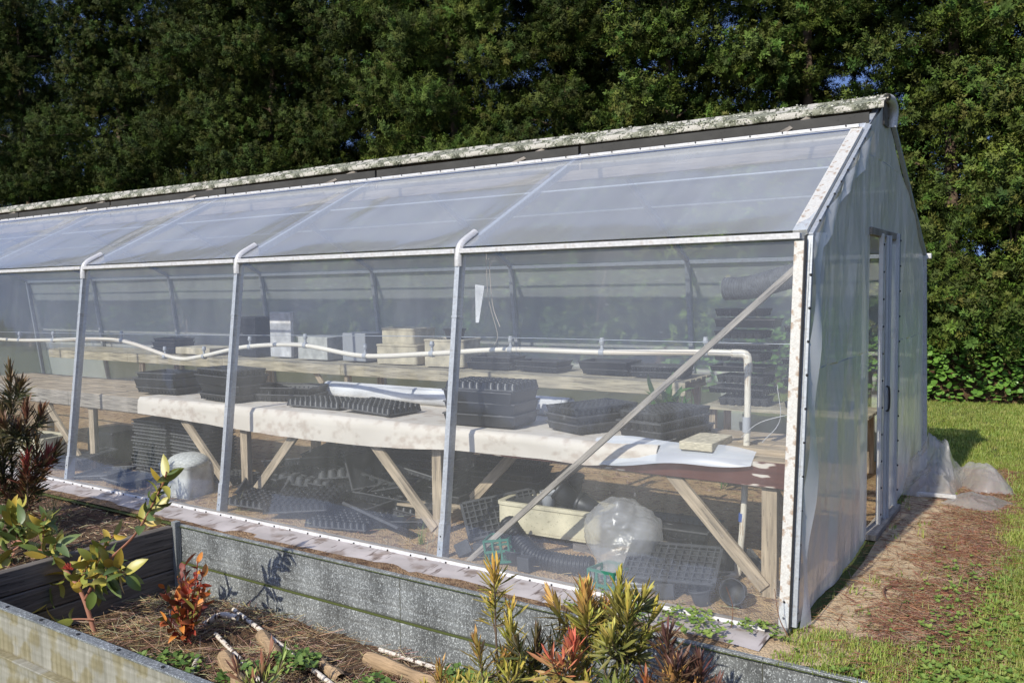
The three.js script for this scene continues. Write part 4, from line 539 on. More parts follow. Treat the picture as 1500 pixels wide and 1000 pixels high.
// upright shrub of many narrow leaves in whorls along its stems
function whorlShrub(label, at, stems, o, group) {
  const t = thing('conebush', label, 'shrub', at, 0, group);
  const lg = clean(leafG(1, 0.14, 0.4, -0.12, 0.6, 4).toNonIndexed());
  const shoots = [];
  for (const s of stems) { shoots.push(s); const c = curve(s.pts); for (let k = 0; k < (o.side ?? 3); k++) { const u = R(Math.max(0.4, (s.t0 || 0.3) - 0.05), 0.88), p = c.getPointAt(u), a = R(0, 6.28), L = R(0.10, 0.22) * (o.leaf / 0.1), e = p.clone().add(V(Math.cos(a) * L * 0.75, L * 0.75, Math.sin(a) * L * 0.75)); shoots.push({ ...s, pts: [p, p.clone().lerp(e, 0.5).add(V(Math.cos(a) * 0.025, -0.01, Math.sin(a) * 0.025)), e], n: Math.max(24, (s.n || 100) * 0.30), t0: 0.25, thin: 0.5 }); } }
  for (const [i, s] of shoots.entries()) {
    const c = curve(s.pts); part('stem', [vtube(c, (u) => lerp((o.r || 0.009) * (s.thin || 1), 0.003, u), 14, 6)], o.stemMat || M.bark, t);
    const gs = [], n = Math.round((s.n || o.n || 110) * (o.f || 0.62)), t0 = s.t0 ?? o.t0 ?? 0.25;
    for (let k = 0; k < n; k++) {
      const f = Math.pow((k + 0.5) / n, o.pow || 0.8), u = lerp(t0, 1, f), p = c.getPointAt(Math.min(1, u)), ax = c.getTangentAt(Math.min(1, u)), az = k * 2.39996 + R(-0.3, 0.3);
      const open = lerp(o.open || 1.0, o.close || 0.25, Math.pow(f, 2)) + R(-0.38, 0.38), side = V(Math.cos(az), R(-0.3, 0.3), Math.sin(az)).projectOnPlane(ax).normalize(), d = ax.clone().multiplyScalar(Math.cos(open)).addScaledVector(side, Math.sin(open)).normalize();
      const L = (o.leaf || 0.06) * R(0.55, 1.25) * lerp(0.8, 1, Math.sin(Math.PI * f)), z = d.clone().cross(ax).cross(d).normalize(), m = new THREE.Matrix4().makeBasis(z.clone().cross(d).negate().normalize().multiplyScalar(L), d.clone().multiplyScalar(L), z.multiplyScalar(L)).setPosition(p);
      const tip = s.tip || o.tip, base = s.base || o.base, mid = rnd(), cc = mixc(base, tip, sm(o.tipAt || 0.45, 1, f) + R(-0.2, 0.2)).map((x) => x * R(0.8, 1.15)), ce = mixc(cc, s.edge || tip, 0.4);
      gs.push(tint(lg.clone(), (x, y) => mixc(cc, ce, y)).applyMatrix4(m));
    }
    const f = part('foliage', mergeGeometries(gs), M.leafV, t); f.userData.kind = 'stuff';
  }
  return t;
}
const YG = [0.16, 0.19, 0.035], YL = [0.46, 0.39, 0.08], OR = [0.46, 0.25, 0.075], DG = [0.045, 0.07, 0.02], RD = [0.15, 0.065, 0.035], BR = [0.10, 0.07, 0.03];
const st = (x, z, y1, dx, dz, k = {}) => ({ pts: [V(0, 0, 0), V(x * 0.5 + dx, y1 * 0.45, z * 0.5 + dz), V(x, y1, z)], ...k });
// positions relative to the base on the bed soil
whorlShrub('yellow tipped conebush with a tall lone stem at its left', [-0.98, -0.47, 1.30], [st(-0.10, 0.0, 0.90, -0.03, 0, { n: 120, t0: 0.72, tip: [0.62, 0.40, 0.08] }), st(0.0, 0.02, 0.66, 0.02, 0, { n: 190, t0: 0.5 }), st(-0.13, 0.10, 0.58, -0.02, 0.02, { n: 120, t0: 0.62, tip: OR }), st(0.12, -0.02, 0.62, 0.03, 0, { n: 190, t0: 0.45, base: DG, tip: BR }), st(0.05, 0.12, 0.50, 0.03, 0.03, { n: 130, t0: 0.3 }), st(-0.05, 0.14, 0.42, 0, 0.05, { n: 110, t0: 0.3, base: DG })], { leaf: 0.098, base: YG, tip: YL, r: 0.009, open: 1.35, close: 0.30 });
whorlShrub('yellow conebush with pink bud in front of the batten', [-0.52, -0.47, 1.32], [st(-0.06, 0.0, 0.90, -0.02, 0, { n: 240, t0: 0.62, tip: [0.60, 0.34, 0.10] }), st(0.08, -0.05, 0.95, 0.02, 0, { n: 260, t0: 0.66, base: DG }), st(-0.12, -0.08, 0.86, -0.04, -0.02, { n: 130, t0: 0.72 }), st(-0.07, 0.10, 0.70, -0.02, 0.05, { n: 150, t0: 0.62, tip: [0.60, 0.16, 0.10] }), st(0.15, 0.02, 0.90, 0.05, 0, { n: 180, t0: 0.7, base: DG }), st(0.02, 0.14, 0.56, 0.02, 0.04, { n: 150, t0: 0.4 }), st(0.16, 0.10, 0.62, 0.03, 0.04, { n: 180, t0: 0.4, base: DG, tip: YG }), st(-0.18, 0.06, 0.52, -0.06, 0.02, { n: 120, t0: 0.4 })], { leaf: 0.108, base: YG, tip: YL, r: 0.01, open: 1.35, close: 0.30 });
whorlShrub('brown withered conebush beside the yellow one', [-0.17, -0.47, 1.28], [st(-0.05, 0.0, 0.78, -0.02, 0, { n: 170, t0: 0.6 }), st(0.10, 0.02, 0.70, 0.03, 0, { n: 170, t0: 0.5 }), st(0.0, 0.08, 0.66, 0, 0.02, { n: 150, t0: 0.45, tip: OR }), st(0.18, 0.05, 0.62, 0.04, 0.02, { n: 140, t0: 0.4 }), st(-0.10, 0.10, 0.60, -0.02, 0.03, { n: 140, t0: 0.5, tip: [0.30, 0.10, 0.03] }), st(0.08, 0.14, 0.56, 0.0, 0.03, { n: 100, t0: 0.6, base: YG, tip: YL })], { leaf: 0.10, base: BR, tip: [0.12, 0.055, 0.04], r: 0.009, open: 1.5, close: 0.5 });
whorlShrub('small yellow conebush seedling at the foot of the others', [-1.36, -0.47, 1.34], [st(-0.02, 0, 0.38, 0, 0, { n: 130, t0: 0.3, tip: OR }), st(0.08, 0.02, 0.32, 0.02, 0, { n: 100, t0: 0.3 }), st(-0.09, 0.03, 0.27, -0.02, 0, { n: 90, t0: 0.3 })], { leaf: 0.08, base: YG, tip: YL, r: 0.007, open: 1.3, close: 0.3 });
whorlShrub('tall dark green conebush with reddish tips behind the sleeper', [-5.55, -0.12, 1.3], [st(0.08, 0.0, 1.32, 0.0, 0, { n: 330, t0: 0.28 }), st(0.34, 0.02, 1.06, 0.10, 0, { n: 280, t0: 0.3, tip: RD }), st(-0.16, 0.0, 1.24, -0.05, 0, { n: 300, t0: 0.28 }), st(0.36, 0.05, 0.68, 0.10, 0, { n: 200, t0: 0.35, tip: [0.34, 0.06, 0.05] }), st(-0.35, 0.05, 1.1, -0.1, 0, { n: 260, t0: 0.3 }), st(0.15, 0.10, 0.98, 0.02, 0.04, { n: 260, t0: 0.35 }), st(0.22, -0.1, 0.80, 0.06, -0.04, { n: 240, t0: 0.35 }), st(-0.02, 0.08, 0.85, -0.04, 0.05, { n: 240, t0: 0.35 })], { leaf: 0.12, f: 0.8, base: [0.05, 0.07, 0.02], tip: [0.17, 0.11, 0.05], r: 0.012, open: 1.2, close: 0.35, pow: 0.9 });
whorlShrub('pink leaved seedling rosette by the front rim', [-2.42, -0.47, 1.62], [st(0, 0, 0.16, 0, 0, { n: 22, t0: 0.2 }), st(0.07, 0.05, 0.12, 0.02, 0, { n: 16, t0: 0.2, base: YG, tip: [0.35, 0.38, 0.10] })], { leaf: 0.11, base: [0.16, 0.10, 0.05], tip: [0.34, 0.15, 0.10], open: 0.8, close: 0.3 });

// big leaved protea: each leaf a part
const bigLeaf = [leafG(0.135, 0.056, 0.30, 0.22), leafG(0.12, 0.040, 0.45, 0.40), leafG(0.15, 0.050, 0.2, 0.12)];
const leafM = [[0.22, 0.24, 0.045], [0.34, 0.31, 0.06], [0.12, 0.17, 0.04], [0.42, 0.30, 0.05], [0.08, 0.12, 0.035]].map((c) => greenLeaf(c, 0.42)), redM = [[0.40, 0.10, 0.03], [0.30, 0.045, 0.025], [0.52, 0.20, 0.04], [0.16, 0.04, 0.025], [0.20, 0.18, 0.04]].map((c) => greenLeaf(c, 0.5));
function addLeaf(t, p, d, mats, size = 1) { const o = part('leaf', bigLeaf[Math.floor(rnd() * 3)], mats[Math.floor(rnd() * mats.length)], t); o.position.copy(p); o.quaternion.copy(along(d, R(0, 6.28))); o.scale.setScalar(size * R(0.8, 1.25)); return o; }
function leafy(t, pts, r, mats, n, t0, size, stemMat, spread = 0.9) { const c = curve(pts); part('branch', [vtube(c, (u) => lerp(r, r * 0.5, u), 22, 7)], stemMat, t); for (let k = 0; k < n; k++) { const u = lerp(t0, 1, (k + rnd() * 0.6) / n), p = c.getPointAt(Math.min(1, u)), ax = c.getTangentAt(Math.min(1, u)), az = k * 2.4, sd = V(Math.cos(az), Math.sin(az) * 0.7, Math.sin(az + 1)).projectOnPlane(ax).normalize(); addLeaf(t, p, ax.clone().multiplyScalar(0.55).addScaledVector(sd, spread), mats, size); } }
{
  const redStem = std({ c: [0.30, 0.13, 0.08], roughness: 0.7 });
  const p = thing('protea_bush', 'sprawling protea with yellow green paddle leaves and a leaning pinkish branch', 'shrub');
  const yb = bedY(-4.1, 1.5);
  leafy(p, [V(-4.12, yb, 1.5), V(-4.30, -0.18, 1.5), V(-4.62, -0.02, 1.52), V(-5.05, 0.05, 1.55)], 0.016, leafM, 27, 0.25, 1.1, redStem);
  leafy(p, [V(-4.22, -0.25, 1.5), V(-3.98, 0.02, 1.5), V(-3.62, 0.28, 1.5), V(-3.34, 0.60, 1.5), V(-3.28, 0.70, 1.5)], 0.011, leafM, 24, 0.66, 0.95, redStem, 0.8);
  leafy(p, [V(-5.0, 0.02, 1.55), V(-5.08, 0.12, 1.5), V(-5.12, 0.24, 1.48)], 0.010, leafM, 27, 0.1, 1.15, redStem);
  leafy(p, [V(-4.3, -0.16, 1.5), V(-4.15, -0.02, 1.52), V(-4.05, 0.06, 1.54)], 0.008, leafM, 20, 0.1, 1.05, redStem);
  leafy(p, [V(-4.05, 0.0, 1.5), V(-3.85, 0.04, 1.52), V(-3.65, 0.03, 1.55)], 0.007, leafM, 24, 0.1, 1.05, redStem);
  leafy(p, [V(-4.15, -0.10, 1.5), V(-4.0, 0.12, 1.48), V(-3.92, 0.22, 1.46)], 0.007, leafM, 19, 0.2, 0.95, redStem);
  leafy(p, [V(-4.12, yb + 0.1, 1.5), V(-4.25, yb + 0.10, 1.58), V(-4.4, yb + 0.05, 1.64)], 0.007, leafM, 10, 0.4, 1.0, redStem);
  leafy(p, [V(-4.9, 0.02, 1.55), V(-5.0, -0.06, 1.66), V(-5.05, -0.1, 1.8)], 0.007, leafM, 17, 0.2, 1.1, redStem);
  leafy(p, [V(-4.7, 0.0, 1.52), V(-4.7, 0.14, 1.5), V(-4.66, 0.25, 1.5)], 0.007, leafM, 17, 0.2, 1.0, redStem);
  for (const [a, b, n] of [[[-4.55, -0.05, 1.52], [-4.42, 0.12, 1.56], 12], [[-4.85, 0.02, 1.55], [-4.82, 0.2, 1.6], 14], [[-5.0, 0.0, 1.55], [-5.25, 0.1, 1.6], 14], [[-4.4, -0.12, 1.5], [-4.5, -0.3, 1.62], 10], [[-3.98, 0.02, 1.5], [-3.75, -0.02, 1.62], 12], [[-4.05, -0.05, 1.5], [-3.9, -0.1, 1.62], 10], [[-4.9, -0.02, 1.6], [-5.0, -0.25, 1.7], 12]]) leafy(p, [V(...a), V((a[0] + b[0]) / 2, (a[1] + b[1]) / 2 + 0.03, (a[2] + b[2]) / 2), V(...b)], 0.006, leafM, n, 0.15, 1.0, redStem);
  // thready red flower head
  const fl = []; for (let i = 0; i < 60; i++) { const a = R(0, 6.28), b = Math.acos(R(0.2, 1)), d = V(Math.sin(b) * Math.cos(a), Math.cos(b), Math.sin(b) * Math.sin(a)); fl.push(bar(V(-4.30, -0.05, 1.55), V(-4.30, -0.05, 1.55).addScaledVector(d, R(0.03, 0.055)), 0.002, 0.002, V(0.3, 0.2, 1), 0)); } part('flower_head', fl, std({ c: [0.45, 0.06, 0.04], roughness: 0.7 }), p);
  const q = thing('protea_bush', 'small protea with orange red leaves against the galvanised panel', 'shrub');
  for (const [x, y, z, n] of [[-3.50, 0.04, 1.25, 16], [-3.33, 0.02, 1.24, 14], [-3.42, -0.06, 1.28, 16], [-3.60, -0.05, 1.22, 14], [-3.52, -0.16, 1.30, 14], [-3.36, -0.14, 1.20, 14], [-3.46, -0.22, 1.34, 14], [-3.66, -0.12, 1.30, 12], [-3.28, -0.06, 1.30, 12], [-3.40, 0.10, 1.22, 14], [-3.56, -0.28, 1.38, 12]]) leafy(q, [V(-3.5 + R(-0.04, 0.04), bedY(-3.5, 1.25), 1.25), V(lerp(-3.5, x, 0.5), lerp(-0.45, y, 0.5), lerp(1.25, z, 0.6)), V(x, y, z)], 0.006, redM, n, 0.2, 0.70, std({ c: [0.26, 0.05, 0.035], roughness: 0.7 }), 0.75);
  // young shoot whose shadow falls on the panel
}

// ---------------------------------------------------------------- litter, grass and weeds
{
  const stickG = merge([new THREE.CylinderGeometry(0.5, 0.35, 1, 4, 1)]);
  const litter = (name, label, n, place, cols, rad, len, flat = 0.25, mat = M.straw) => { const l = []; let g = 0; while (l.length < n && g++ < n * 12) { const p = place(); if (!p) continue; const L = R(...len), r = R(...rad); l.push({ p, q: quat(Math.PI / 2 + R(-flat, flat), R(0, 6.28), 0), s: V(r, L, r), c: col(...cols[Math.floor(rnd() * cols.length)].map((x) => x * R(0.75, 1.2))) }); } const o = instances(name, stickG, mat, l, scene, true); o.name = numbered(name); o.userData = { kind: 'stuff', label, category: 'litter' }; };
  const rust = [[0.22, 0.10, 0.055], [0.28, 0.14, 0.08], [0.14, 0.07, 0.04], [0.36, 0.26, 0.16]], str = [[0.42, 0.32, 0.19], [0.30, 0.20, 0.12], [0.16, 0.10, 0.06], [0.52, 0.42, 0.27]];
  const band = (x, z) => sm(0.25, 0.6, x + 0.25 * (fbm(z * 2, 3) - 0.5)) * (1 - sm(0.72, 1.02, x)) * sm(-4.9, -4.2, z);
  litter('needle_litter', 'red brown fallen needles strewn over the bare earth beside the gable', 15000, () => { const x = R(0.04, 1.05), z = R(-4.8, 0.6), k = 0.07 + 1.1 * band(x, z) * (0.3 + 1.1 * sm(0.4, 0.62, fbm(x * 5, z * 3 + 3))); return rnd() < k ? V(x, 0.008 + R(0, 0.016), z) : null; }, rust, [0.0016, 0.0035], [0.03, 0.15], 0.25);
  litter('straw_litter', 'straw and dead stalks over the raised bed soil', 8500, () => { const x = R(-4.4, 0.6), z = R(0.67, 2.1); const k = 0.25 + 0.75 * sm(0.42, 0.62, fbm(x * 2.5 + 5, z * 2.5)); return rnd() < k ? V(x, bedY(x, z) + R(0.0, 0.045), z) : null; }, str, [0.0018, 0.004], [0.05, 0.22], 0.35);
  litter('straw_litter', 'dead stalks scattered on the earth floor inside', 2600, () => V(R(-8, -0.1), 0.03 + R(0, 0.02), R(-3.4, 0.22)), str, [0.0018, 0.0035], [0.05, 0.2], 0.25);
  litter('bark_litter', 'bark chips and stalks on the soil behind the sleeper', 3500, () => { const x = R(-8, -4.55), z = R(0.5, 2.1); return V(x, -0.02 - 0.10 * sm(0.1, 0.9, (z - 0.4) / 1.76) + 0.06 * (fbm(x * 2 + 50, z * 2 + 50) - 0.5) + R(0, 0.012), z); }, str, [0.002, 0.006], [0.02, 0.09], 0.3);
  // grass tufts: bent blades
  const tuft = (n, h, w, sp) => { const gs = []; for (let i = 0; i < n; i++) { const a = R(0, 6.28), L = h * R(0.6, 1.25), lean = R(0.15, 0.7), g = grid(1, 3, (u, v) => [(u - 0.5) * w * (1 - 0.85 * v), L * v * (1 - 0.25 * lean * v), L * lean * v * v]); g.rotateY(a); g.translate(R(-sp, sp), 0, R(-sp, sp)); gs.push(g.toNonIndexed()); } return merge(gs); };
  const tufts = [tuft(9, 0.034, 0.005, 0.035), tuft(8, 0.045, 0.005, 0.04), tuft(9, 0.026, 0.008, 0.04)];
  const gl = [[], [], []]; const gc = [[0.17, 0.24, 0.030], [0.22, 0.27, 0.040], [0.13, 0.20, 0.025], [0.30, 0.29, 0.075]];
  let tries = 0, made = 0; while (made < 62000 && tries++ < 400000) { const far = rnd() < 0.45, x = far ? R(-3.2, 4.5) : R(0.0, 2.2), z = far ? R(-10, -3.5) : R(-5, 0.62); if (x < 0.02 && z > -4.3) continue; if (z < -4.1 && x < 0 && rnd() < 0.3) continue; const soil = 1 - sm(0.68, 0.95, x + 0.22 * (fbm(x * 4, z * 3 + 9) - 0.5)), bare = z > -4.4 ? soil : 0; if (rnd() < bare * (z > 0.15 ? 0.55 + 0.45 * sm(0.6, 0.4, fbm(x * 4, z * 4)) : 0.995)) continue; const s = R(0.7, 1.3) * (fbm(x * 3, z * 3 + 4) > 0.55 ? 1.25 : 0.9); gl[made % 3].push({ p: V(x, 0.003, z), q: quat(R(-0.1, 0.1), R(0, 6.28), R(-0.1, 0.1)), s: V(s, s * R(0.7, 1.2), s), c: col(...mixc(gc[Math.floor(rnd() * 4)], gc[Math.floor(rnd() * 4)], rnd()).map((q) => q * (0.75 + 0.5 * fbm(x * 2, z * 2 + 7)))) }); made++; }
  const gm = phy({ roughness: 0.6 }); const gr = new THREE.Group(); gr.name = 'grass'; gr.userData = { kind: 'stuff', label: 'short green grass of the lawn', category: 'grass' }; scene.add(gr); gl.forEach((l, i) => instances('grass_blades', tufts[i], gm, l, gr, true));
  // strip of weeds between the batten and the bed rim, right end
  const clover = (() => { const gs = []; for (let i = 0; i < 3; i++) { const g = leafG(0.02, 0.016, 0.1, 0.05, 0.4, 3); g.rotateX(-1.2).rotateY(i * 2.09).translate(0, 0.022, 0); gs.push(g.toNonIndexed()); } return merge(gs); })();
  const wl = []; for (let i = 0; i < 5200; i++) { let x = R(-1.4, 1.5), z = R(0.30, 0.62); if (i % 2) { x = R(0.55, 1.5); z = R(-1.2, 0.62); if (rnd() < 0.45) continue; } if (i % 11 === 0) { x = R(0.2, 0.9); z = R(-1.6, 0.5); if (rnd() < 0.6) continue; } if (x < 0 && rnd() > sm(-1.5, -0.1, x) * 0.9) continue; if (x < 0.6 && fbm(x * 6, z * 6 + 2) < 0.44) continue; const s = R(0.5, 1.15); wl.push({ p: V(x, 0.01 + (x < 0 ? 0.02 : 0), z), q: quat(R(-0.4, 0.4), R(0, 6.28), R(-0.4, 0.4)), s, c: col(...mixc([0.08, 0.16, 0.02], [0.20, 0.26, 0.05], rnd())) }); }
  const w = instances('clover_weeds', clover, gm, wl, scene, true); w.userData = { kind: 'stuff', label: 'low clover weeds along the bed rim', category: 'weeds' };
  const bw = []; for (const [cx, cz, r, n] of [[-3.22, 1.55, 0.22, 220], [-2.60, 1.18, 0.18, 150], [-1.62, 0.80, 0.16, 260], [-2.75, 1.45, 0.16, 110], [-3.0, 1.72, 0.15, 120], [-2.0, 1.15, 0.13, 70]]) for (let i = 0; i < n; i++) { const a = R(0, 6.28), d = r * Math.sqrt(rnd()), x = cx + d * Math.cos(a), z = cz + d * Math.sin(a) * 0.7, s = R(0.8, 2.0); if (z < 0.67 || rnd() < 0.35) continue; bw.push({ p: V(x, bedY(x, z) + R(0.0, 0.05), z), q: quat(R(-0.5, 0.5), R(0, 6.28), R(-0.5, 0.5)), s, c: col(...mixc([0.05, 0.11, 0.015], [0.17, 0.25, 0.05], rnd())) }); }
  const w2 = instances('bed_weeds', clover, gm, bw, scene, true); w2.userData = { kind: 'stuff', label: 'green leafy weeds between the pipes in the bed', category: 'weeds' };
  // long grass left, dry grass tufts
  const long = tuft(26, 0.26, 0.006, 0.03);
  for (const [x, y, z, s, l, c] of [[-5.55, -0.06, 1.0, 1.1, 'clump of long pale grass behind the sleeper', [0.22, 0.25, 0.10]], [-5.25, -0.06, 1.15, 0.8, 'smaller clump of long grass next to the sleeper', [0.18, 0.22, 0.07]], [-4.35, 0.02, 0.15, 0.55, 'dry weed tuft inside at the foot of the third post', [0.26, 0.24, 0.10]], [-2.52, 0.02, 0.10, 0.6, 'green weed tuft inside at the foot of the second post', [0.16, 0.24, 0.05]], [-5.0, 0.02, 0.12, 0.5, 'dry weed tuft inside before the pale bin', [0.28, 0.24, 0.12]]]) { const o = single('grass_clump', long.clone().scale(s, s, s).translate(x, y, z), greenLeaf(c, 0.7), l, 'grass'); }
  // a curled dead stick and some twigs beside the gable
  const tw = (pts, r, l) => single('fallen_twig', vtube(pts.map((p) => V(...p)), (t) => r * (1 - 0.5 * t), 30, 6), std({ c: [0.20, 0.10, 0.06], roughness: 1 }), l, 'twig');
  tw([[0.36, 0.012, -0.75], [0.30, 0.03, -0.60], [0.33, 0.02, -0.45], [0.46, 0.015, -0.22], [0.62, 0.012, -0.1], [0.70, 0.012, -0.06]], 0.007, 'long curled reddish twig on the bare earth');
  tw([[0.22, 0.012, -0.2], [0.36, 0.025, -0.36], [0.5, 0.015, -0.42]], 0.006, 'short straight twig lying across the curled twig'); tw([[0.45, 0.012, -1.3], [0.6, 0.02, -1.35], [0.75, 0.012, -1.30]], 0.005, 'pale twig lying towards the lawn'); tw([[0.4, 0.012, -2.2], [0.6, 0.02, -2.35], [0.75, 0.012, -2.3]], 0.005, 'twig lying among the needles before the plastic');
  tw([[0.02, 0.03, 0.36], [-0.02, 0.12, 0.37], [-0.04, 0.26, 0.38]], 0.003, 'thin upright reddish stalk at the corner post'); tw([[-0.25, 0.03, 0.40], [-0.24, 0.14, 0.41], [-0.27, 0.24, 0.42]], 0.0025, 'thin upright stalk before the batten end');
}

// ---------------------------------------------------------------- plastic left lying at the far corner
{
  const sheetG = (w, d, h, s) => grid(70, 70, (u, v) => { const x = (u - 0.5) * w, z = (v - 0.5) * d, e = Math.sin(Math.PI * u) * Math.sin(Math.PI * v), q = ridged(x * 3.2 + s, z * 2.6 + s * 1.7, s); return [x + 0.05 * fbm(z * 4, s) + 0.04 * (ridged(x * 4 + s, z * 4, s + 2) - 0.5), 0.012 + h * Math.pow(e, 0.75) * (0.12 + 0.95 * q + 0.35 * fbm(x * 2 + s, z * 2, 1 << 20, 2, s + 1)), z + 0.06 * fbm(x * 4, s + 4)]; });
  single('discarded_plastic', sheetG(0.42, 1.0, 0.44, 3).translate(0.16, 0.0, -3.55), M.bag, 'heap of clear plastic film bunched against the gable foot', 'plastic sheet');
  single('discarded_plastic', sheetG(0.34, 0.75, 0.24, 8).rotateY(0.4).translate(0.48, 0.0, -3.75), M.bag, 'tent shaped fold of clear plastic on the needles', 'plastic sheet');
  single('discarded_plastic', sheetG(0.42, 0.45, 0.09, 15).rotateY(-0.3).translate(0.56, 0.0, -3.05), M.bag, 'flat flap of clear plastic nearest the lawn', 'plastic sheet');
  single('white_batten', bar(V(0.12, 0.03, -3.05), V(0.42, 0.06, -2.95), 0.03, 0.02), M.white, 'short white batten lying by the bunched plastic', 'batten');
}

// ---------------------------------------------------------------- trees, shrubs and ivy bank behind
{
  // a spray: a short twig with many narrow leaves
  const spray = (n, L, lw, ll, flat) => { const gs = []; for (let i = 0; i < n; i++) { const t = Math.pow(rnd(), 0.7), a = R(0, 6.28), g = grid(1, 2, (u, v) => [(u - 0.5) * lw * (v === 1 ? 0.15 : v > 0.4 ? 1 : 0.5), ll * v, 0.12 * ll * v * v]); const q = quat(R(0.5, 1.4), a, R(-0.4, 0.4)); g.applyQuaternion(q); const b = R(0, 6.28), rr = R(0, 0.32) * L * (1 - 0.5 * t); g.translate(rr * Math.cos(b), L * t, rr * Math.sin(b) * flat); gs.push(g.toNonIndexed()); } return merge(gs); };
  const sprays = [spray(62, 0.28, 0.017, 0.058, 0.9), spray(62, 0.32, 0.014, 0.065, 0.9), spray(48, 0.24, 0.024, 0.054, 1.0)];
  const lm = phy({ roughness: 0.7, specularIntensity: 0.35 });
  const SUNL = SUN;
  function crown(name, parent, kind, clumps, density, cA, cB) {
    const l = []; for (const c of clumps) { const n = Math.round(density * c.r * c.r * 3.6); for (let i = 0; i < n; i++) { const d = V(R(-1, 1), R(-0.8, 1), R(-1, 1)); if (d.lengthSq() > 1.2 || d.lengthSq() < 0.05) { continue; } const k = Math.pow(rnd(), 0.35); d.normalize(); const p = V(c.p.x + d.x * c.r * k, c.p.y + d.y * c.r * 0.58 * k, c.p.z + d.z * c.r * k); const up = d.clone().multiplyScalar(0.9).add(V(R(-0.5, 0.5), c.droop + R(-0.3, 0.5), R(-0.5, 0.5))); const m = rnd(); l.push({ p, q: along(up, R(0, 6.28)), s: R(0.75, 1.35) * (c.s || 1), c: col(...mixc(cA, cB, m * 0.75 + 0.25 * c.v).map((q) => q * R(0.8, 1.2))) }); } }
    const o = instances(name, sprays[kind], lm, l, parent, true); o.userData.kind = 'stuff'; return l.length;
  }
  let total = 0;
  function tree(label, group, x, z, H, rad, low, kind, cA, cB, nb, density, droop = 0.25) {
    const t = thing('conifer_tree', label, 'tree', [x, 0, z], 0, group); const tr = curve([V(0, 0, 0), V(R(-0.15, 0.15), H * 0.35, R(-0.1, 0.1)), V(R(-0.25, 0.25), H * 0.7, 0), V(0, H, 0)]);
    part('trunk', [muv(vtube(tr, (u) => lerp(0.13, 0.03, u), 20, 9))], M.bark, t);
    const clumps = [], limbs = [];
    for (let i = 0; i < nb; i++) {
      const f = (i + rnd()) / nb, y = lerp(low, H * 0.97, Math.pow(f, 1.15)), rr = rad * Math.sqrt(clamp(1.05 - f * 0.9)) * R(0.5, 1.25), a = i * 2.39996 + R(-0.5, 0.5), tip = V(rr * Math.cos(a), y + R(-0.2, 0.35), rr * Math.sin(a));
      const root = tr.getPoint(clamp((y - 0.35) / H)); if (i % 2 === 0) limbs.push(vtube([root, root.clone().lerp(tip, 0.55).add(V(0, 0.12, 0)), tip], (u) => lerp(0.035, 0.008, u), 6, 5));
      const r = R(0.75, 1.2) * (0.70 + rad * 0.14), dir = tip.clone().sub(root), v = rnd();
      for (const [q, k, dy] of [[0.45, 0.50, 0.05], [0.75, 0.55, -0.03], [1.0, 0.50, -0.16], [1.15, 0.34, -0.38]]) clumps.push({ p: root.clone().addScaledVector(dir, q).add(V(R(-0.2, 0.2), dy * (0.6 + rad * 0.2) + R(-0.08, 0.08), R(-0.2, 0.2))), r: r * k * R(0.85, 1.15), droop, v });
    }
    part('limb', limbs, M.bark, t).userData.kind = 'stuff'; total += crown('crown', t, kind, clumps, density, cA, cB); return t;
  }
  const dk = [0.020, 0.032, 0.006], md = [0.062, 0.086, 0.015], lt = [0.115, 0.16, 0.030], yl = [0.17, 0.22, 0.042];
  const far = 'tall conifers in the row behind the greenhouse';
  // main row
  for (const [x, z, H, rad, low, k, a, b, nb, d] of [[-28.5, -10.6, 12, 2.7, 0.6, 1, dk, md, 60, 58], [-32.5, -12.5, 12, 2.7, 0.6, 1, dk, md, 50, 50], [-24, -11.2, 12, 2.5, 0.6, 0, dk, md, 64, 62], [-20.2, -11.8, 11.5, 2.5, 0.6, 1, dk, md, 64, 64], [-16.6, -10.9, 12, 2.3, 0.7, 0, dk, md, 64, 66], [-13.4, -11.6, 12, 2.2, 0.7, 0, dk, md, 62, 66], [-10.6, -11.0, 12.5, 2.1, 0.8, 1, dk, lt, 60, 64], [-7.9, -11.7, 12, 2.0, 1.0, 0, dk, md, 56, 62]])
    tree('dark dense conifer in the tall row behind the greenhouse', far, x, z, H, rad, low, k, a, b, Math.round(nb * 0.88), d * 1.5);
  for (const [x, z, H, rad, low, k, a, b, nb, d] of [[-5.4, -11.1, 12, 2.0, 1.2, 2, dk, lt, 56, 60], [-3.0, -11.9, 12, 2.0, 1.2, 0, dk, lt, 56, 60], [-0.5, -11.6, 12, 2.0, 0.8, 2, dk, lt, 60, 62], [2.1, -12.3, 12, 2.1, 0.7, 2, dk, lt, 60, 62], [5.2, -12.6, 11, 2.3, 0.6, 0, dk, lt, 56, 60], [8.8, -12.8, 11, 2.4, 0.6, 2, dk, lt, 50, 56]])
    tree('lighter green conifer at the hedge end of the tall row', 'lighter conifers of the tall row', x, z, H, rad, low, k, a, b, Math.round(nb * 0.76), d * 1.5);
  // second, darker row behind
  for (const [x, z] of [[-38, -17], [-31, -16], [-26, -15.2], [-22, -14.6], [-18.2, -14.2], [-14.9, -14.6], [-12, -14.0], [-9.2, -14.4], [-6.6, -14.0], [-4.0, -14.6], [-1.4, -14.2], [1.0, -14.8], [4.0, -15.2]])
    tree('conifer standing behind the first row of conifers', 'conifers of the second row', x, z, 11, 2.1, 0.8, 1, dk, md, 36, 62);
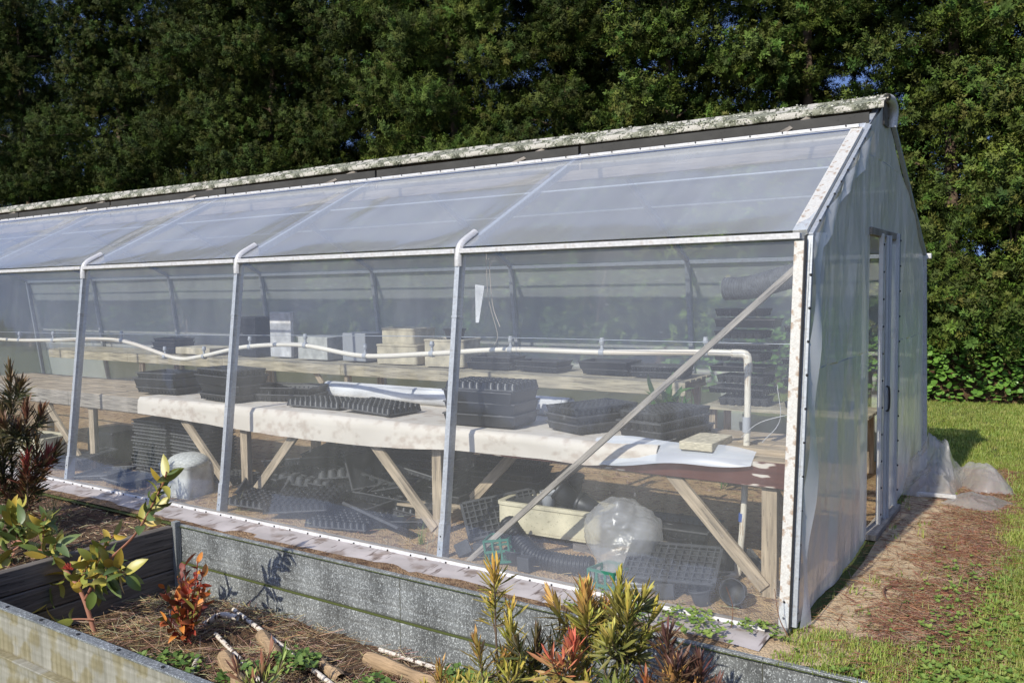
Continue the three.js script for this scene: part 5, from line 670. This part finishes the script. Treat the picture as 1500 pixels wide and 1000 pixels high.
  // undergrowth shrubs in front of the trunks
  function shrub(label, x, z, rad, h, kind, a, b, n, d) { const t = thing('leafy_shrub', label, 'shrub', [x, 0, z], 0, 'shrubs under the tall row'); const cl = []; for (let i = 0; i < n; i++) { const an = R(0, 6.28), q = Math.sqrt(rnd()), y = lerp(0.3, h, rnd()); const rr = rad * q * (1 - 0.45 * y / h); cl.push({ p: V(rr * Math.cos(an), y, rr * Math.sin(an)), r: R(0.32, 0.6), droop: 0.4, v: rnd(), s: 0.9 }); } const st_ = []; for (let i = 0; i < 5; i++) st_.push(vtube([V(0, 0, 0), V(R(-0.2, 0.2), h * 0.4, R(-0.2, 0.2)), V(R(-0.6, 0.6) * rad, h * 0.8, R(-0.5, 0.5) * rad)], (u) => lerp(0.03, 0.008, u), 8, 5)); part('stem', st_, M.bark, t); total += crown('foliage', t, kind, cl, d, a, b); }
  for (const [x, z, r, h] of [[-15, -9.2, 1.3, 3.1], [-11.9, -9.0, 1.3, 3.2], [-8.6, -9.2, 1.2, 3.2], [-6.0, -9.0, 1.2, 3.4], [-18.5, -9.6, 1.5, 3.2], [-22.5, -9.8, 1.6, 3.2]]) shrub('leafy green shrub under the tall conifers', x, z, r, h, 2, dk, lt, 20, 70);
  shrub('bright green shrub rising over the ridge', -3.6, -9.4, 1.25, 3.6, 2, md, yl, 24, 72); shrub('loose green shrub at the end of the ivy bank', -1.2, -9.8, 1.0, 3.2, 2, dk, lt, 20, 70); shrub('tall bright shrub behind the ivy bank', 0.55, -10.9, 1.0, 5.4, 2, md, yl, 34, 72); shrub('tall leafy shrub behind the gable corner', -2.0, -10.3, 1.0, 4.6, 2, dk, yl, 28, 72);
  shrub('rounded shrub above the ivy bank', 1.35, -10.4, 0.9, 3.0, 2, dk, lt, 18, 70); shrub('feathery shrub beside the gable corner', -0.75, -10.4, 0.75, 2.7, 1, dk, lt, 16, 84);
  // dead grey branches caught in the row
  const dead = (x, y, z, s, l) => { const t = thing('dead_branch', l, 'branch', [x, y, z]); for (let i = 0; i < 9; i++) { const a = R(-1.2, 1.2); part('twig', [vtube([V(0, 0, 0), V(0.25 * s * Math.sin(a), -0.15 * s, R(0, 0.2)), V(0.6 * s * Math.sin(a), -R(0.3, 0.8) * s, R(0, 0.3))], (u) => lerp(0.011, 0.003, u), 8, 5)], M.deadTwig, t); } };
  dead(-7.35, 4.30, -9.6, 0.62, 'bare grey branch hanging under the conifers above the ridge'); dead(-16.2, 3.4, -10.0, 0.5, 'bare grey branch hanging over the far ridge');
  // ivy bank: large glossy leaves on a mound
  const lf = leafG(0.10, 0.085, 0.12, 0.15, 0.3, 4), il = [];
  for (let i = 0; i < 9000; i++) { const x = R(-4.6, 4.6), a = Math.pow(rnd(), 0.8) * 1.45, h = 1.0 + 0.7 * (fbm(x * 1.6, 3) - 0.35), b = 0.20 * (fbm(x * 3, a * 3 + 5) - 0.5); const z0 = -9.0 - 0.10 * (x + 0.6); const p = V(x, Math.max(0.03, Math.sin(a) * (h + b)), z0 - 0.75 + Math.cos(a) * (0.55 + b)); il.push({ p: p.add(V(R(-0.06, 0.06), R(-0.05, 0.07), R(-0.08, 0.08))), q: quat(R(-1.9, -0.4), R(-0.9, 0.9), R(-1.2, 1.2), 'YXZ'), s: R(0.6, 1.25), c: col(...mixc([0.055, 0.13, 0.018], [0.15, 0.28, 0.05], rnd())) }); }
  const iv = thing('ivy_bank', 'low bank of bright green ivy along the lawn edge', 'hedge'); part('mound', [muv(grid(60, 10, (u, v) => { const x = lerp(-4.8, 4.8, u), a = v * 2.6; return [x, Math.max(0, Math.sin(a) * 0.95), -9.0 - 0.10 * (x + 0.6) - 0.80 + Math.cos(a) * 0.45]; }))], M.bedSoil, iv); instances('foliage', lf, phy({ roughness: 0.35 }), il, iv, true).userData.kind = 'stuff';
  // weeds inside near the rear bench
  for (const [x, y, z, l] of [[-2.05, 0.02, -2.9, 'tall green weed growing in front of the rear bench end'], [-1.75, 0.02, -2.6, 'broad leaved weed growing beside the corner shelf'], [-1.3, 0.02, -2.4, 'low weed growing in the aisle']]) { const t = thing('tall_weed', l, 'weed', [x, y, z]); for (let i = 0; i < 16; i++) { const o = part('leaf', leafG(0.34, 0.05, 0.3, 0.45), greenLeaf([0.07, 0.15, 0.03].map((q) => q * R(0.7, 1.3)), 0.5), t); const a = R(0, 6.28); o.position.set(0.05 * Math.cos(a), R(0, 0.65) * (x < -1.5 ? 1 : 0.3), 0.05 * Math.sin(a)); o.quaternion.copy(along(V(Math.cos(a) * 0.7, 1, Math.sin(a) * 0.7), R(0, 6))); } part('stem', [vtube([V(0, 0, 0), V(0.03, 0.4, 0), V(0, x < -1.5 ? 0.8 : 0.3, 0.02)], () => 0.008, 8, 5)], greenLeaf([0.1, 0.16, 0.05]), t); }
  console.log('sprays', total);
}

renderer.render(scene, camera);
